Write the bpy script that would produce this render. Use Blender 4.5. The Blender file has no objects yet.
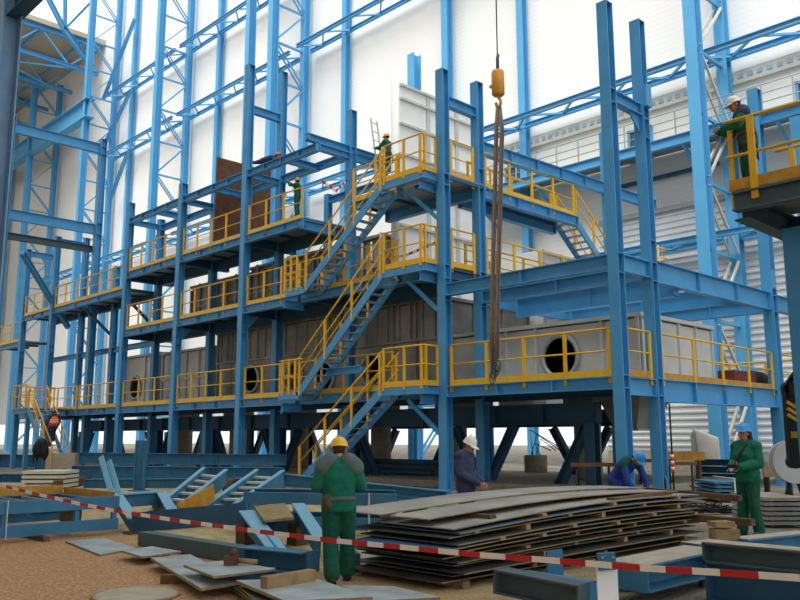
import bpy, math, random
import numpy as np
from mathutils import Vector, Matrix
random.seed(7)
SC = bpy.context.scene
COL = SC.collection
V = Vector
# ------------------------------------------------------------------ camera frame (used to place measured points at real depths)
EYE = 1.68; FPX = 823.0
_y, _p, _r = math.radians(44.15), math.radians(9.52), math.radians(0.1)
F0 = V((-math.cos(_y), math.sin(_y), 0)); R0 = V((math.sin(_y), math.cos(_y), 0)); ZZ = V((0, 0, 1))
FW = F0*math.cos(_p) + ZZ*math.sin(_p); U0 = R0.cross(FW)
RT = R0*math.cos(_r) - U0*math.sin(_r); UP = RT.cross(FW)
EYEP = V((0, 0, EYE))
def ray(x, y): return FW + RT*((x-400)/FPX) - UP*((y-300)/FPX)
def onz(x, y, z=0.0):
    d = ray(x, y); return EYEP + d*((z-EYE)/d.z)
def ony(x, y, Y):
    d = ray(x, y); return EYEP + d*(Y/d.y)
def onx(x, y, X):
    d = ray(x, y); return EYEP + d*(X/d.x)
def fd(x, y, F):
    d = ray(x, y); return EYEP + d*(F/d.dot(F0))
# ------------------------------------------------------------------ materials
def lin(r, g, b):
    f = lambda c: (c/255/12.92) if c/255 <= .04045 else ((c/255+.055)/1.055)**2.4
    return (f(r), f(g), f(b), 1)
def mat(name, rgb, rough=.6, metal=0, var=.12, scale=3.0, spec=.4, rgb2=None, bump=0, bscale=40, detail=4):
    m = bpy.data.materials.new(name); m.use_nodes = True
    nt = m.node_tree; n = nt.nodes; b = n['Principled BSDF']
    b.inputs['Roughness'].default_value = rough; b.inputs['Metallic'].default_value = metal
    b.inputs['Specular IOR Level'].default_value = spec
    c = lin(*rgb)
    c2 = lin(*rgb2) if rgb2 else tuple(max(0, v*(1-var)) for v in c[:3]) + (1,)
    tc = n.new('ShaderNodeTexCoord'); no = n.new('ShaderNodeTexNoise')
    no.inputs['Scale'].default_value = scale; no.inputs['Detail'].default_value = detail
    cr = n.new('ShaderNodeValToRGB'); cr.color_ramp.elements[0].position = .35; cr.color_ramp.elements[1].position = .65
    cr.color_ramp.elements[0].color = c2; cr.color_ramp.elements[1].color = c
    nt.links.new(tc.outputs['Object'], no.inputs['Vector']); nt.links.new(no.outputs['Fac'], cr.inputs['Fac'])
    nt.links.new(cr.outputs['Color'], b.inputs['Base Color'])
    if bump:
        n2 = n.new('ShaderNodeTexNoise'); n2.inputs['Scale'].default_value = bscale; n2.inputs['Detail'].default_value = 3
        bp = n.new('ShaderNodeBump'); bp.inputs['Strength'].default_value = bump; bp.inputs['Distance'].default_value = .02
        nt.links.new(tc.outputs['Object'], n2.inputs['Vector']); nt.links.new(n2.outputs['Fac'], bp.inputs['Height'])
        nt.links.new(bp.outputs['Normal'], b.inputs['Normal'])
    return m
M = {}
M['blue'] = mat('blue_paint', (72, 152, 204), .5, var=.14, scale=1.2)
M['hall'] = mat('hall_blue_hazed', (92, 172, 220), .5, var=.08, scale=.6)  # blue lightened so the colour carries the haze over the far steelwork
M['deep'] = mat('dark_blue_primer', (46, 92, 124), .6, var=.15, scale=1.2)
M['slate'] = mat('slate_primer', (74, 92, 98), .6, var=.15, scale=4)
M['dusty'] = mat('dusty_blue_paint', (62, 122, 158), .7, var=.25, scale=3)
M['near'] = mat('grey_blue_lightened', (126, 160, 190), .6, var=.18, scale=1.5)  # grey-blue paint, lightened to make up for the roof shade on the column
M['strip'] = mat('strip_blue', (150, 186, 208), .6)
M['pale'] = mat('pale_blue_and_lit_tops', (112, 168, 196), .5, var=.1)  # own colour of the leaning bars; elsewhere paints top light on flanges
M['yellow'] = mat('yellow_paint', (232, 178, 28), .5, var=.12, scale=5)
M['brownyel'] = mat('weathered_yellow', (196, 142, 46), .6, var=.3, scale=6)
M['grate'] = mat('galvanised_grating', (150, 156, 156), .5, .3, var=.2, scale=30)
M['galv'] = mat('galvanised_steel', (178, 184, 186), .45, .3, var=.15, scale=8)
M['case'] = mat('grey_casing', (168, 168, 162), .7, .05, var=.34, scale=1.1, detail=8)
M['case2'] = mat('light_casing', (208, 210, 208), .6, .05, var=.18, scale=.9, detail=7)
M['white'] = mat('white_casing', (240, 241, 239), .6, var=.04)
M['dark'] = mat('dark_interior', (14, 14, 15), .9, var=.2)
M['rust'] = mat('rusty_plate', (112, 72, 48), .85, var=.4, scale=2.5, rgb2=(84, 58, 46))
M['brick'] = mat('red_primer', (120, 62, 54), .8, var=.2)
M['cream'] = mat('cream_paint', (214, 212, 198), .6, var=.1)
M['sheet'] = mat('mill_steel_sheet', (166, 162, 152), .6, .1, var=.25, scale=1.2, rgb2=(136, 134, 128))
M['sheetd'] = mat('dark_steel_sheet', (88, 88, 84), .6, .2, var=.35, scale=2.0)
M['sheetb'] = mat('blue_primed_sheet', (166, 178, 182), .55, .1, var=.25, scale=2.5, rgb2=(142, 148, 146))
M['edge'] = mat('ochre_edge', (150, 132, 92), .8, var=.3, scale=8)
M['timber'] = mat('timber', (158, 130, 92), .85, var=.35, scale=6)
M['timberd'] = mat('old_timber', (112, 84, 56), .9, var=.4, scale=6)
M['conc'] = mat('concrete', (176, 168, 150), .9, var=.2, scale=5, bump=.2)
M['black'] = mat('black_rubber', (22, 23, 25), .7, var=.3)
M['orange'] = mat('orange_block_paint', (214, 148, 40), .45, var=.12, scale=4)
M['sling'] = mat('brown_sling', (132, 116, 98), .9, var=.3, scale=12)
M['wire'] = mat('steel_wire', (96, 96, 98), .5, .4, var=.2)
M['alu'] = mat('aluminium', (206, 208, 206), .35, .5, var=.08)
M['red'] = mat('tape_red', (196, 40, 40), .6, var=.08, scale=10)
M['wht'] = mat('tape_white', (240, 232, 222), .6, var=.05, scale=10)
M['strap'] = mat('white_strap', (214, 216, 214), .7, var=.1)
M['green'] = mat('green_workwear', (16, 108, 86), .9, var=.25, scale=14, bump=.3, bscale=25)
M['greend'] = mat('green_trousers', (14, 88, 70), .9, var=.3, scale=14, bump=.3, bscale=25)
M['greyfab'] = mat('grey_fabric', (92, 108, 106), .9, var=.2, scale=14)
M['navy'] = mat('navy_workwear', (58, 66, 98), .9, var=.3, scale=14, bump=.3, bscale=25)
M['royal'] = mat('royal_workwear', (36, 66, 150), .9, var=.3, scale=14, bump=.3, bscale=25)
M['ochre'] = mat('ochre_fabric', (188, 152, 58), .9, var=.15, scale=14)
M['hiviz'] = mat('hi_vis_orange', (244, 88, 36), .8, var=.1, scale=14)
M['skin'] = mat('skin', (196, 138, 110), .6, var=.12, scale=12)
M['hair'] = mat('brown_hair', (70, 46, 34), .8, var=.4, scale=40)
M['boot'] = mat('boot_leather', (92, 78, 58), .8, var=.3, scale=12)
M['harness'] = mat('maroon_harness', (110, 52, 66), .9, var=.4, scale=30)
M['eye'] = mat('eye_dark', (30, 26, 24), .3, var=0)
M['lips'] = mat('lips', (150, 84, 76), .6, var=.1)
for k, c in (('hat_yellow', (232, 184, 44)), ('hat_white', (234, 230, 218)), ('hat_blue', (62, 150, 226)), ('hat_red', (214, 70, 64)), ('hat_teal', (60, 120, 140))):
    M[k] = mat(k, c, .35, var=.04, spec=.5)
# ------------------------------------------------------------------ mesh builder
class MB:
    def __init__(s): s.v = []; s.f = []; s.sm = []; s.mi = []
    def add(s, vs, fs, smooth=False, mi=0):
        o = len(s.v); s.v += [tuple(p) for p in vs]
        for f in fs: s.f.append([i+o for i in f]); s.sm.append(smooth); s.mi.append(mi)
        return s
    def hexa(s, p, mi=0):
        return s.add(p, [(0, 3, 2, 1), (4, 5, 6, 7), (0, 1, 5, 4), (1, 2, 6, 5), (2, 3, 7, 6), (3, 0, 4, 7)], mi=mi)
    def box(s, a, b, mi=0):
        x0, y0, z0 = (min(a[i], b[i]) for i in range(3)); x1, y1, z1 = (max(a[i], b[i]) for i in range(3))
        return s.hexa([(x0, y0, z0), (x1, y0, z0), (x1, y1, z0), (x0, y1, z0), (x0, y0, z1), (x1, y0, z1), (x1, y1, z1), (x0, y1, z1)], mi)
    def frame(s, p0, p1, up):
        d = (V(p1)-V(p0)).normalized(); u = V(up)
        if abs(d.dot(u)) > .99: u = V((0, 1, 0)) if abs(d.y) < .9 else V((1, 0, 0))
        sd = d.cross(u).normalized(); return d, sd, sd.cross(d)
    def bar(s, p0, p1, w, h, up=ZZ, mi=0):            # rectangular bar, w sideways, h along up
        d, sd, u = s.frame(p0, p1, up); p0 = V(p0); p1 = V(p1)
        q = [(-1, -1), (1, -1), (1, 1), (-1, 1)]
        return s.hexa([p0+sd*(a*w/2)+u*(b*h/2) for a, b in q] + [p1+sd*(a*w/2)+u*(b*h/2) for a, b in q], mi)
    def ext(s, prof, p0, p1, up=ZZ, mi=0):            # extrude a closed 2-D profile (side, up)
        d, sd, u = s.frame(p0, p1, up); p0 = V(p0); p1 = V(p1); n = len(prof)
        vs = [p0+sd*a+u*b for a, b in prof] + [p1+sd*a+u*b for a, b in prof]
        fs = [tuple(range(n-1, -1, -1)), tuple(range(n, 2*n))] + [(i, (i+1) % n, n+(i+1) % n, n+i) for i in range(n)]
        return s.add(vs, fs, mi=mi)
    def isec(s, p0, p1, w, h, tf=.03, tw=.02, up=ZZ, mi=0):   # I / H section: flanges at +-h/2 along up
        a, b, c = w/2, h/2, tw/2
        return s.ext([(-a, -b), (a, -b), (a, -b+tf), (c, -b+tf), (c, b-tf), (a, b-tf), (a, b), (-a, b), (-a, b-tf), (-c, b-tf), (-c, -b+tf), (-a, -b+tf)], p0, p1, up, mi)
    def chan(s, p0, p1, w, h, t=.02, up=ZZ, flip=1, mi=0):
        b = h/2
        pr = [(0, -b), (w*flip, -b), (w*flip, -b+t), (t*flip, -b+t), (t*flip, b-t), (w*flip, b-t), (w*flip, b), (0, b)]
        return s.ext(pr if flip > 0 else pr[::-1], p0, p1, up, mi)
    def tube(s, pts, r, n=8, closed=False, mi=0):
        pts = [V(p) for p in pts]; m = len(pts); rr = r if isinstance(r, (list, tuple)) else [r]*m
        vs = []; ref = None
        for i, p in enumerate(pts):
            if closed: d = pts[(i+1) % m]-pts[i-1]
            else: d = pts[min(i+1, m-1)]-pts[max(i-1, 0)]
            d.normalize()
            if ref is None: ref = V((0, 0, 1)) if abs(d.z) < .9 else V((1, 0, 0))
            a = (ref - d*ref.dot(d)).normalized(); ref = a; b = d.cross(a)
            vs += [p + (a*math.cos(2*math.pi*k/n) + b*math.sin(2*math.pi*k/n))*rr[i] for k in range(n)]
        o = len(s.v); fs = []
        for i in range(m if closed else m-1):
            j = (i+1) % m
            fs += [(i*n+k, i*n+(k+1) % n, j*n+(k+1) % n, j*n+k) for k in range(n)]
        s.add(vs, fs, True, mi)
        if not closed: s.add([], [], False); s.f += [[o+k for k in range(n-1, -1, -1)], [o+(m-1)*n+k for k in range(n)]]; s.sm += [False]*2; s.mi += [mi]*2
        return s
    def lathe(s, prof, c, ax=ZZ, n=24, smooth=True, ref=None, mi=0):   # prof: (radius, height along ax)
        ax = V(ax).normalized(); r = ref or (V((1, 0, 0)) if abs(ax.x) < .9 else V((0, 1, 0)))
        a = (r-ax*r.dot(ax)).normalized(); b = ax.cross(a); c = V(c); m = len(prof)
        vs = [c+ax*h+(a*math.cos(2*math.pi*k/n)+b*math.sin(2*math.pi*k/n))*q for q, h in prof for k in range(n)]
        fs = [(i*n+k, i*n+(k+1) % n, (i+1)*n+(k+1) % n, (i+1)*n+k) for i in range(m-1) for k in range(n)]
        s.add(vs, fs, smooth, mi)
        o = len(s.v)-len(vs); s.f += [[o+k for k in range(n-1, -1, -1)], [o+(m-1)*n+k for k in range(n)]]; s.sm += [False]*2; s.mi += [mi]*2
        return s
    def ell(s, c, rx, ry, rz, R=None, n=14, m=10):
        c = V(c); R = R or Matrix.Identity(3); vs = []
        for i in range(m+1):
            t = math.pi*(.02+.96*i/m)
            for k in range(n):
                q = 2*math.pi*k/n; vs.append(c+R @ V((rx*math.sin(t)*math.cos(q), ry*math.sin(t)*math.sin(q), rz*math.cos(t))))
        fs = [(i*n+k, (i+1)*n+k, (i+1)*n+(k+1) % n, i*n+(k+1) % n) for i in range(m) for k in range(n)]
        fs += [tuple(range(n)), tuple(m*n+k for k in range(n-1, -1, -1))]
        return s.add(vs, fs, True)
    def cap(s, p0, p1, r0, r1, n=12):                 # tapered capsule
        p0 = V(p0); p1 = V(p1); d = (p1-p0); L = d.length; d = d/L if L > 1e-6 else V((0, 0, 1))
        pr = [(max(.002, r0*math.cos(a)), r0*math.sin(a)) for a in [math.radians(k) for k in (-86, -60, -30, 0)]]
        pr += [(max(.002, r1*math.cos(a)), L+r1*math.sin(a)) for a in [math.radians(k) for k in (0, 30, 60, 86)]]
        return s.lathe(pr, p0, d, n)
    def loft(s, rings, n=20, cap=True):               # rings: centre, right vec, fwd vec, rx, ry
        vs = []
        for c, a, b, rx, ry in rings:
            for k in range(n):
                t = 2*math.pi*k/n; cx, sy = math.cos(t), math.sin(t)
                e = .8
                vs.append(V(c)+V(a)*rx*math.copysign(abs(cx)**e, cx)+V(b)*ry*math.copysign(abs(sy)**e, sy))
        m = len(rings)
        fs = [(i*n+k, i*n+(k+1) % n, (i+1)*n+(k+1) % n, (i+1)*n+k) for i in range(m-1) for k in range(n)]
        if cap: fs += [tuple(range(n-1, -1, -1)), tuple((m-1)*n+k for k in range(n))]
        return s.add(vs, fs, True)
    def build(s, name, m, parent=None, label=None, local=False, remesh=None, smooth=0):
        me = bpy.data.meshes.new(name)
        pts = [V(p) for p in s.v]
        if parent is not None and not local:
            base = V(parent.get('_b', (0, 0, 0))); pts = [p-base for p in pts]; off = None
        elif parent is None:
            lo = [min(p[i] for p in pts) for i in range(3)]; hi = [max(p[i] for p in pts) for i in range(3)]
            off = V(((lo[0]+hi[0])/2, (lo[1]+hi[1])/2, lo[2])); pts = [p-off for p in pts]
        else: off = None
        me.from_pydata([tuple(p) for p in pts], [], s.f); me.update()
        me.polygons.foreach_set('use_smooth', s.sm)
        for k in (m if isinstance(m, (list, tuple)) else [m]): me.materials.append(M[k] if isinstance(k, str) else k)
        me.polygons.foreach_set('material_index', s.mi)
        o = bpy.data.objects.new(name, me); COL.objects.link(o)
        if remesh:
            r = o.modifiers.new('r', 'REMESH'); r.mode = 'VOXEL'; r.voxel_size = remesh; r.use_smooth_shade = True
            if smooth:
                q = o.modifiers.new('s', 'SMOOTH'); q.factor = .5; q.iterations = smooth
            dg = bpy.context.evaluated_depsgraph_get(); dg.update()
            nm = bpy.data.meshes.new_from_object(o.evaluated_get(dg)); o.modifiers.clear(); o.data = nm
            nm.name = name; nm.polygons.foreach_set('use_smooth', [True]*len(nm.polygons))
            if not len(nm.materials):
                nm.materials.append(M[m] if isinstance(m, str) else m)
            bpy.data.meshes.remove(me)
        if parent is not None: o.parent = parent
        else:
            o.location = off; o['_b'] = tuple(off)
        if label: o['label'] = label
        return o
def tag(o, label, cat, group=None, kind='thing'):
    o['label'] = label; o['category'] = cat
    if group: o['group'] = group
    if kind: o['kind'] = kind
    return o
def thing(name, label, cat, loc=(0, 0, 0), group=None, rz=0):
    o = bpy.data.objects.new(name, None); COL.objects.link(o); o.location = loc; o.rotation_euler = (0, 0, rz)
    o.empty_display_size = .2
    o['_b'] = tuple(loc); return tag(o, label, cat, group)
def struct(name, mb, m):
    o = mb.build(name, m); o['kind'] = 'structure'; return o
ORD = ['corner', 'second', 'third', 'fourth', 'fifth', 'sixth', 'seventh', 'eighth', 'ninth', 'tenth', 'eleventh', 'twelfth']
NTH = ['first', 'second', 'third', 'fourth', 'fifth', 'sixth', 'seventh', 'eighth', 'ninth', 'tenth', 'eleventh', 'twelfth']
# ------------------------------------------------------------------ setting: ground, hall walls, roof
def floor_mat():
    m = bpy.data.materials.new('site_ground'); m.use_nodes = True; nt = m.node_tree; n = nt.nodes; L = nt.links; b = n['Principled BSDF']
    b.inputs['Roughness'].default_value = .95; b.inputs['Specular IOR Level'].default_value = .15
    tc = n.new('ShaderNodeTexCoord')
    def noise(s, d=5):
        q = n.new('ShaderNodeTexNoise'); q.inputs['Scale'].default_value = s; q.inputs['Detail'].default_value = d
        L.new(tc.outputs['Object'], q.inputs['Vector']); return q
    def ramp(src, p0, c0, p1, c1):
        r = n.new('ShaderNodeValToRGB'); e = r.color_ramp.elements
        e[0].position = p0; e[0].color = lin(*c0); e[1].position = p1; e[1].color = lin(*c1)
        L.new(src, r.inputs['Fac']); return r
    g = ramp(noise(26, 8).outputs['Fac'], .33, (156, 120, 88), .67, (206, 168, 126))
    v = n.new('ShaderNodeTexVoronoi'); v.inputs['Scale'].default_value = 22; L.new(tc.outputs['Object'], v.inputs['Vector'])
    gv = n.new('ShaderNodeMixRGB'); gv.blend_type = 'MULTIPLY'; gv.inputs['Fac'].default_value = .4
    vr = ramp(v.outputs['Color'], .1, (150, 130, 112), .8, (255, 250, 240))
    L.new(g.outputs['Color'], gv.inputs['Color1']); L.new(vr.outputs['Color'], gv.inputs['Color2'])
    s = ramp(noise(3, 6).outputs['Fac'], .3, (150, 134, 98), .7, (196, 178, 138))
    c = ramp(noise(.9, 6).outputs['Fac'], .3, (94, 90, 80), .7, (150, 144, 130))
    sep = n.new('ShaderNodeSeparateXYZ'); L.new(tc.outputs['Object'], sep.inputs['Vector'])
    def mathn(op, a, bb):
        q = n.new('ShaderNodeMath'); q.operation = op
        for i, x in enumerate((a, bb)):
            if isinstance(x, (int, float)): q.inputs[i].default_value = x
            else: L.new(x, q.inputs[i])
        return q.outputs[0]
    wob = noise(.35, 4).outputs['Fac']
    # gravel apron gives way to sand and then to swept concrete with distance from the apron
    d1 = mathn('ADD', mathn('MULTIPLY', sep.outputs['Y'], 1.0), mathn('MULTIPLY', wob, 3.0))
    m1 = n.new('ShaderNodeMapRange'); m1.inputs['From Min'].default_value = 7.6; m1.inputs['From Max'].default_value = 9.2; L.new(d1, m1.inputs['Value'])
    mx1 = n.new('ShaderNodeMixRGB'); L.new(m1.outputs['Result'], mx1.inputs['Fac']); L.new(gv.outputs['Color'], mx1.inputs['Color1']); L.new(s.outputs['Color'], mx1.inputs['Color2'])
    d2 = mathn('MAXIMUM', mathn('ADD', mathn('MULTIPLY', sep.outputs['Y'], .8), mathn('ADD', sep.outputs['X'], mathn('MULTIPLY', wob, 2.5))), mathn('ADD', mathn('MULTIPLY', sep.outputs['Y'], 1.0), mathn('MULTIPLY', wob, 4.0)) if False else mathn('SUBTRACT', mathn('ADD', sep.outputs['Y'], mathn('MULTIPLY', wob, 3.0)), 13.0))
    m2 = n.new('ShaderNodeMapRange'); m2.inputs['From Min'].default_value = 1.2; m2.inputs['From Max'].default_value = 4; L.new(d2, m2.inputs['Value'])
    mx2 = n.new('ShaderNodeMixRGB'); L.new(m2.outputs['Result'], mx2.inputs['Fac']); L.new(mx1.outputs['Color'], mx2.inputs['Color1']); L.new(c.outputs['Color'], mx2.inputs['Color2'])
    L.new(mx2.outputs['Color'], b.inputs['Base Color'])
    bp = n.new('ShaderNodeBump'); bp.inputs['Strength'].default_value = .5; bp.inputs['Distance'].default_value = .03
    L.new(v.outputs['Distance'], bp.inputs['Height']); L.new(bp.outputs['Normal'], b.inputs['Normal'])
    return m
def wall_mat(name, c1, c2, per, rough=.55, metal=0.):
    m = bpy.data.materials.new(name); m.use_nodes = True; nt = m.node_tree; n = nt.nodes; L = nt.links; b = n['Principled BSDF']
    b.inputs['Roughness'].default_value = rough; b.inputs['Metallic'].default_value = metal
    tc = n.new('ShaderNodeTexCoord'); w = n.new('ShaderNodeTexWave'); w.wave_type = 'BANDS'; w.bands_direction = 'Z'
    w.inputs['Scale'].default_value = .314/per; w.inputs['Distortion'].default_value = 0
    L.new(tc.outputs['Object'], w.inputs['Vector'])
    r = n.new('ShaderNodeValToRGB'); e = r.color_ramp.elements; e[0].position = 0; e[0].color = lin(*c2); e[1].position = .25; e[1].color = lin(*c1)
    L.new(w.outputs['Fac'], r.inputs['Fac'])
    no = n.new('ShaderNodeTexNoise'); no.inputs['Scale'].default_value = .15; L.new(tc.outputs['Object'], no.inputs['Vector'])
    mx = n.new('ShaderNodeMixRGB'); mx.blend_type = 'MULTIPLY'; mx.inputs['Fac'].default_value = .10
    L.new(r.outputs['Color'], mx.inputs['Color1']); L.new(no.outputs['Color'], mx.inputs['Color2']); L.new(mx.outputs['Color'], b.inputs['Base Color'])
    return m
M['ground'] = floor_mat()
M['clad'] = wall_mat('wall_cladding', (248, 248, 244), (244, 244, 240), .3)
M['side'] = mat('metal_siding', (230, 232, 232), .5, .1, var=.10, scale=.5)
M['soffit'] = mat('roof_deck', (196, 186, 166), .8, var=.1, scale=.2)
b = MB(); b.add([(-260, -60, 0), (60, -60, 0), (60, 150, 0), (-260, 150, 0), (-260, -60, -.4), (60, -60, -.4), (60, 150, -.4), (-260, 150, -.4)],
                [(0, 1, 2, 3), (7, 6, 5, 4), (0, 4, 5, 1), (1, 5, 6, 2), (2, 6, 7, 3), (3, 7, 4, 0)])
o = b.build('floor', 'ground'); o.data.transform(Matrix.Translation(o.location)); o.location = (0, 0, 0); o['kind'] = 'structure'
WY = 41.0
b = MB(); b.box((-128, WY, 14), (12, WY+.25, 66)); b.box((-128, WY, 3.6), (-25.5, WY+.25, 14)); struct('wall_back', b, 'clad')
# lower right part: trapezoid metal siding laid in horizontal ribs
b = MB(); z = 1.0; prof = []
while z < 14.0:
    prof += [(0.0, z), (0.0, z+.19), (-.07, z+.23), (-.07, z+.31), (0.0, z+.345)]; z += .345
prof = [(y, min(q, 14.05)) for y, q in prof]
vs = []; fs = []
for xx in (-25.5, 12.0): vs += [(xx, WY+.02+y, q) for y, q in prof]
n_ = len(prof); fs = [(i, i+1, n_+i+1, n_+i) for i in range(n_-1)]
b.add(vs, fs); b.box((-25.5, WY+.06, .9), (12, WY+.2, 14)); struct('wall_back_siding', b, 'side')
b = MB(); b.box((-25.5, WY-.05, 0), (12, WY+.3, .95)); struct('trim_1', b, 'conc')
b = MB(); b.box((-128.3, -20, 0), (-128, WY, 52)); struct('wall_left', b, 'soffit')
b = MB(); b.box((-128, -20, 50.6), (-95.3, WY, 51.2)); struct('ceiling', b, 'soffit')
# roof and wall added out of view to shade the foreground
b = MB(); b.box((-72, -45, 50.6), (40, -2, 51.2)); struct('ceiling_shade_added', b, 'soffit')
b = MB(); b.box((-72, -45.3, 0), (40, -45, 51)); struct('wall_shade_added', b, 'soffit')
# ------------------------------------------------------------------ hall steel: lattice columns along the back wall
NY, FY = 37.0, 40.3
def lattice_column(x, label, zt, braces='hall', w=.62, ztn=None, start=0.3):
    r = thing('lattice_column', label, 'lattice column', (x, (NY+FY)/2, 0), 'lattice columns along the back wall')
    MB().isec((x, NY, 0), (x, NY, ztn or zt), w, .7, .05, .04, up=(0, 1, 0)).build('chord', 'hall', r)
    MB().isec((x, FY, 0), (x, FY, zt), w*.9, .6, .05, .04, up=(0, 1, 0)).build('chord', 'hall', r)
    MB().box((x-.8, NY-.8, 0), (x+.8, NY+.8, .12)).box((x-.7, FY-.6, 0), (x+.7, FY+.6, .12)).build('base_plate', 'hall', r)
    z = start; k = 0
    while z+3.4 < (ztn or zt):
        z1 = z+3.4
        m = MB(); m.bar((x, NY+.3, z), (x, FY-.3, z), .16, .16); m.build('strut', 'hall', r)
        a, c = (z+.2, z1-.2) if k % 2 == 0 else (z1-.2, z+.2)
        m = MB()
        for s in (-.2, .2): m.bar((x+s, NY+.3, a), (x+s, FY-.3, c), .11, .11)
        m.build('diagonal_brace', braces, r)
        z = z1; k += 1
    return r
LX = [(-17.2, 'pale blue lattice column with cream braces behind the worker in the blue helmet', 66, 'cream'),
      (-36.7, 'pale blue lattice column behind the white casing, its front chord ending above the panels', 66, 'hall'),
      (-53.2, 'broad pale blue lattice column behind the tall paired columns of the middle bay', 66, 'hall'),
      (-73.0, 'tall pale blue lattice column on the white wall, second from the roofed end', 66, 'hall'),
      (-90.3, 'pale blue lattice column where the open wall meets the roofed end', 66, 'hall'),
      (-107.5, 'pale blue lattice column under the roof, first beyond the roof edge', 49, 'hall'),
      (-124.5, 'farthest pale blue lattice column, in the roofed corner of the hall', 49, 'hall')]
for i, (x, lab, zt, br) in enumerate(LX):
    lattice_column(x, lab, zt, br, ztn=27.2 if i == 1 else None)
m = MB(); m.isec((-56.6, NY, 0), (-56.6, NY, 62), .6, .7, .05, .04, up=(0, 1, 0))
o = m.build('wall_column', 'hall'); tag(o, 'single pale blue column standing just left of the broad lattice column', 'column', 'plain columns on the back wall')
for x, lab in ((-30.3, 'slim blue wall column behind the crane hook and its cable'), (-48.0, 'slim pale wall column in the washed-out bay left of the white casing'),
               (-67.3, 'slim pale blue wall column between the two tallest lattice columns'), (-86.0, 'slim pale wall column just right of the roofed end')):
    m = MB(); m.isec((x, FY+.2, 0), (x, FY+.2, 64), .5, .5, .04, .03, up=(0, 1, 0))
    o = m.build('wall_column', 'hall'); tag(o, lab, 'column', 'plain columns on the back wall')
# flat lattice girders bolted along the wall
def wall_girder(x0, x1, z, label, ya=38.9, yb=40.35, step=1.7):
    r = thing('lattice_girder', label, 'lattice girder', ((x0+x1)/2, ya, z), 'lattice girders along the back wall')
    MB().isec((x0, ya, z), (x1, ya, z), .25, .3, .03, .02).build('chord', 'hall', r)
    MB().isec((x0, yb, z), (x1, yb, z), .25, .3, .03, .02).build('chord', 'hall', r)
    n = max(2, int(abs(x1-x0)/step)); m = MB()
    for k in range(n):
        xa = x0+(x1-x0)*k/n; xb = x0+(x1-x0)*(k+1)/n
        m.bar((xa, ya, z), (xb, yb, z), .12, .12) if k % 2 == 0 else m.bar((xa, yb, z), (xb, ya, z), .12, .12)
    m.build('lacing', 'hall', r)
    return r
wall_girder(-36, 6, 21.2, 'long pale blue lattice girder running above the wall catwalk')
wall_girder(-26, 6, 11.6, 'blue lattice girder low on the ribbed metal siding')
wall_girder(-52.5, -17.5, 34.2, 'high lattice girder on the right, above the hoist cable')
wall_girder(-72.5, -53.5, 34.0, 'lower of the two lattice girders left of the broad lattice column')
wall_girder(-89.8, -73.4, 34.0, 'lower lattice girder in the bay beside the roofed end')
wall_girder(-72.5, -53.5, 41.4, 'upper of the two lattice girders left of the broad lattice column')
wall_girder(-89.8, -73.4, 41.4, 'upper lattice girder in the bay beside the roofed end')
wall_girder(-72.5, -53.5, 21.6, 'lattice girder seen low between the long upper beams and the walkway')
wall_girder(-52.5, -37.2, 21.6, 'lattice girder seen just above the upper walkway railing')
wall_girder(-89.8, -73.4, 21.6, 'lattice girder low on the wall beyond the left end of the frame')
wall_girder(-107, -91, 21.6, 'lattice girder low under the roofed end')
def brace(p0, p1, label, w=.34):
    m = MB(); m.isec(p0, p1, w, w, .03, .02); o = m.build('wall_brace', 'hall'); return tag(o, label, 'diagonal brace', 'long diagonal braces of the hall')
brace(ony(135, 19, 39.6), ony(103, 100, 39.6), 'upper long diagonal brace right of the lattice column by the roofed end')
brace(ony(131, 90, 39.6), ony(101, 152, 39.6), 'middle long diagonal brace right of the lattice column by the roofed end')
brace(ony(128, 152, 39.6), ony(110, 200, 39.6), 'lowest long diagonal brace right of the lattice column by the roofed end')
brace(onx(46, -6, -92.0), onx(64, 29, -92.0), 'short upper diagonal brace crossing the sky at the roof edge', .5)
brace(onx(64, 29, -92.0), onx(92, 67, -92.0), 'stout diagonal brace running from the roof edge to the lattice column', .6)
brace(onx(65, -4, -92.0), onx(65, 29, -92.0), 'short upright hanger over the roof edge', .4)
brace(onx(95, -2, -92.0), onx(66, 28, -92.0), 'thin diagonal brace rising from the roof edge to the right', .25)
# crane runway girder in the roofed end, roof trusses
r = thing('crane_runway_girder', 'deep pale blue crane runway girder running into the roofed end', 'girder', (-108, NY, 33))
g0 = ony(84, 104, NY); zg = g0.z
MB().isec((-127.9, NY, zg-1.0), (-89.2, NY, zg-1.0), 1.1, 2.3, .08, .06).build('beam', 'hall', r)
MB().bar((-127.9, NY, zg+.24), (-89.2, NY, zg+.24), .12, .16).build('crane_rail', 'wire', r)
for k, xk in enumerate((-95.8, -103.5, -111.5, -119.5)):
    r = thing('roof_truss', '%s roof truss from the open edge of the hall roof' % NTH[k], 'roof truss', (xk, 10, 47), 'trusses under the hall roof')
    MB().isec((xk, -18, 50.2), (xk, WY-.6, 50.2), .4, .5, .05, .03).build('top_chord', 'hall', r)
    MB().isec((xk, -18, 46.6), (xk, WY-.6, 46.6), .4, .45, .05, .03).build('bottom_chord', 'hall', r)
    m = MB(); n = 16
    for j in range(n):
        ya = -18+(WY+17.4)*j/n; yb = -18+(WY+17.4)*(j+1)/n
        m.bar((xk, ya, 46.6 if j % 2 else 50.2), (xk, yb, 50.2 if j % 2 else 46.6), .18, .18)
    m.build('lacing', 'hall', r)
for k, yk in enumerate((38, 33, 28, 23, 18)):
    m = MB(); m.isec((-127.9, yk, 49.9), (-95.4, yk, 49.9), .25, .3, .03, .02); o = m.build('roof_purlin', 'hall'); tag(o, '%s purlin from the back wall under the hall roof' % NTH[k], 'purlin', 'purlins under the hall roof')
m = MB()
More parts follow.
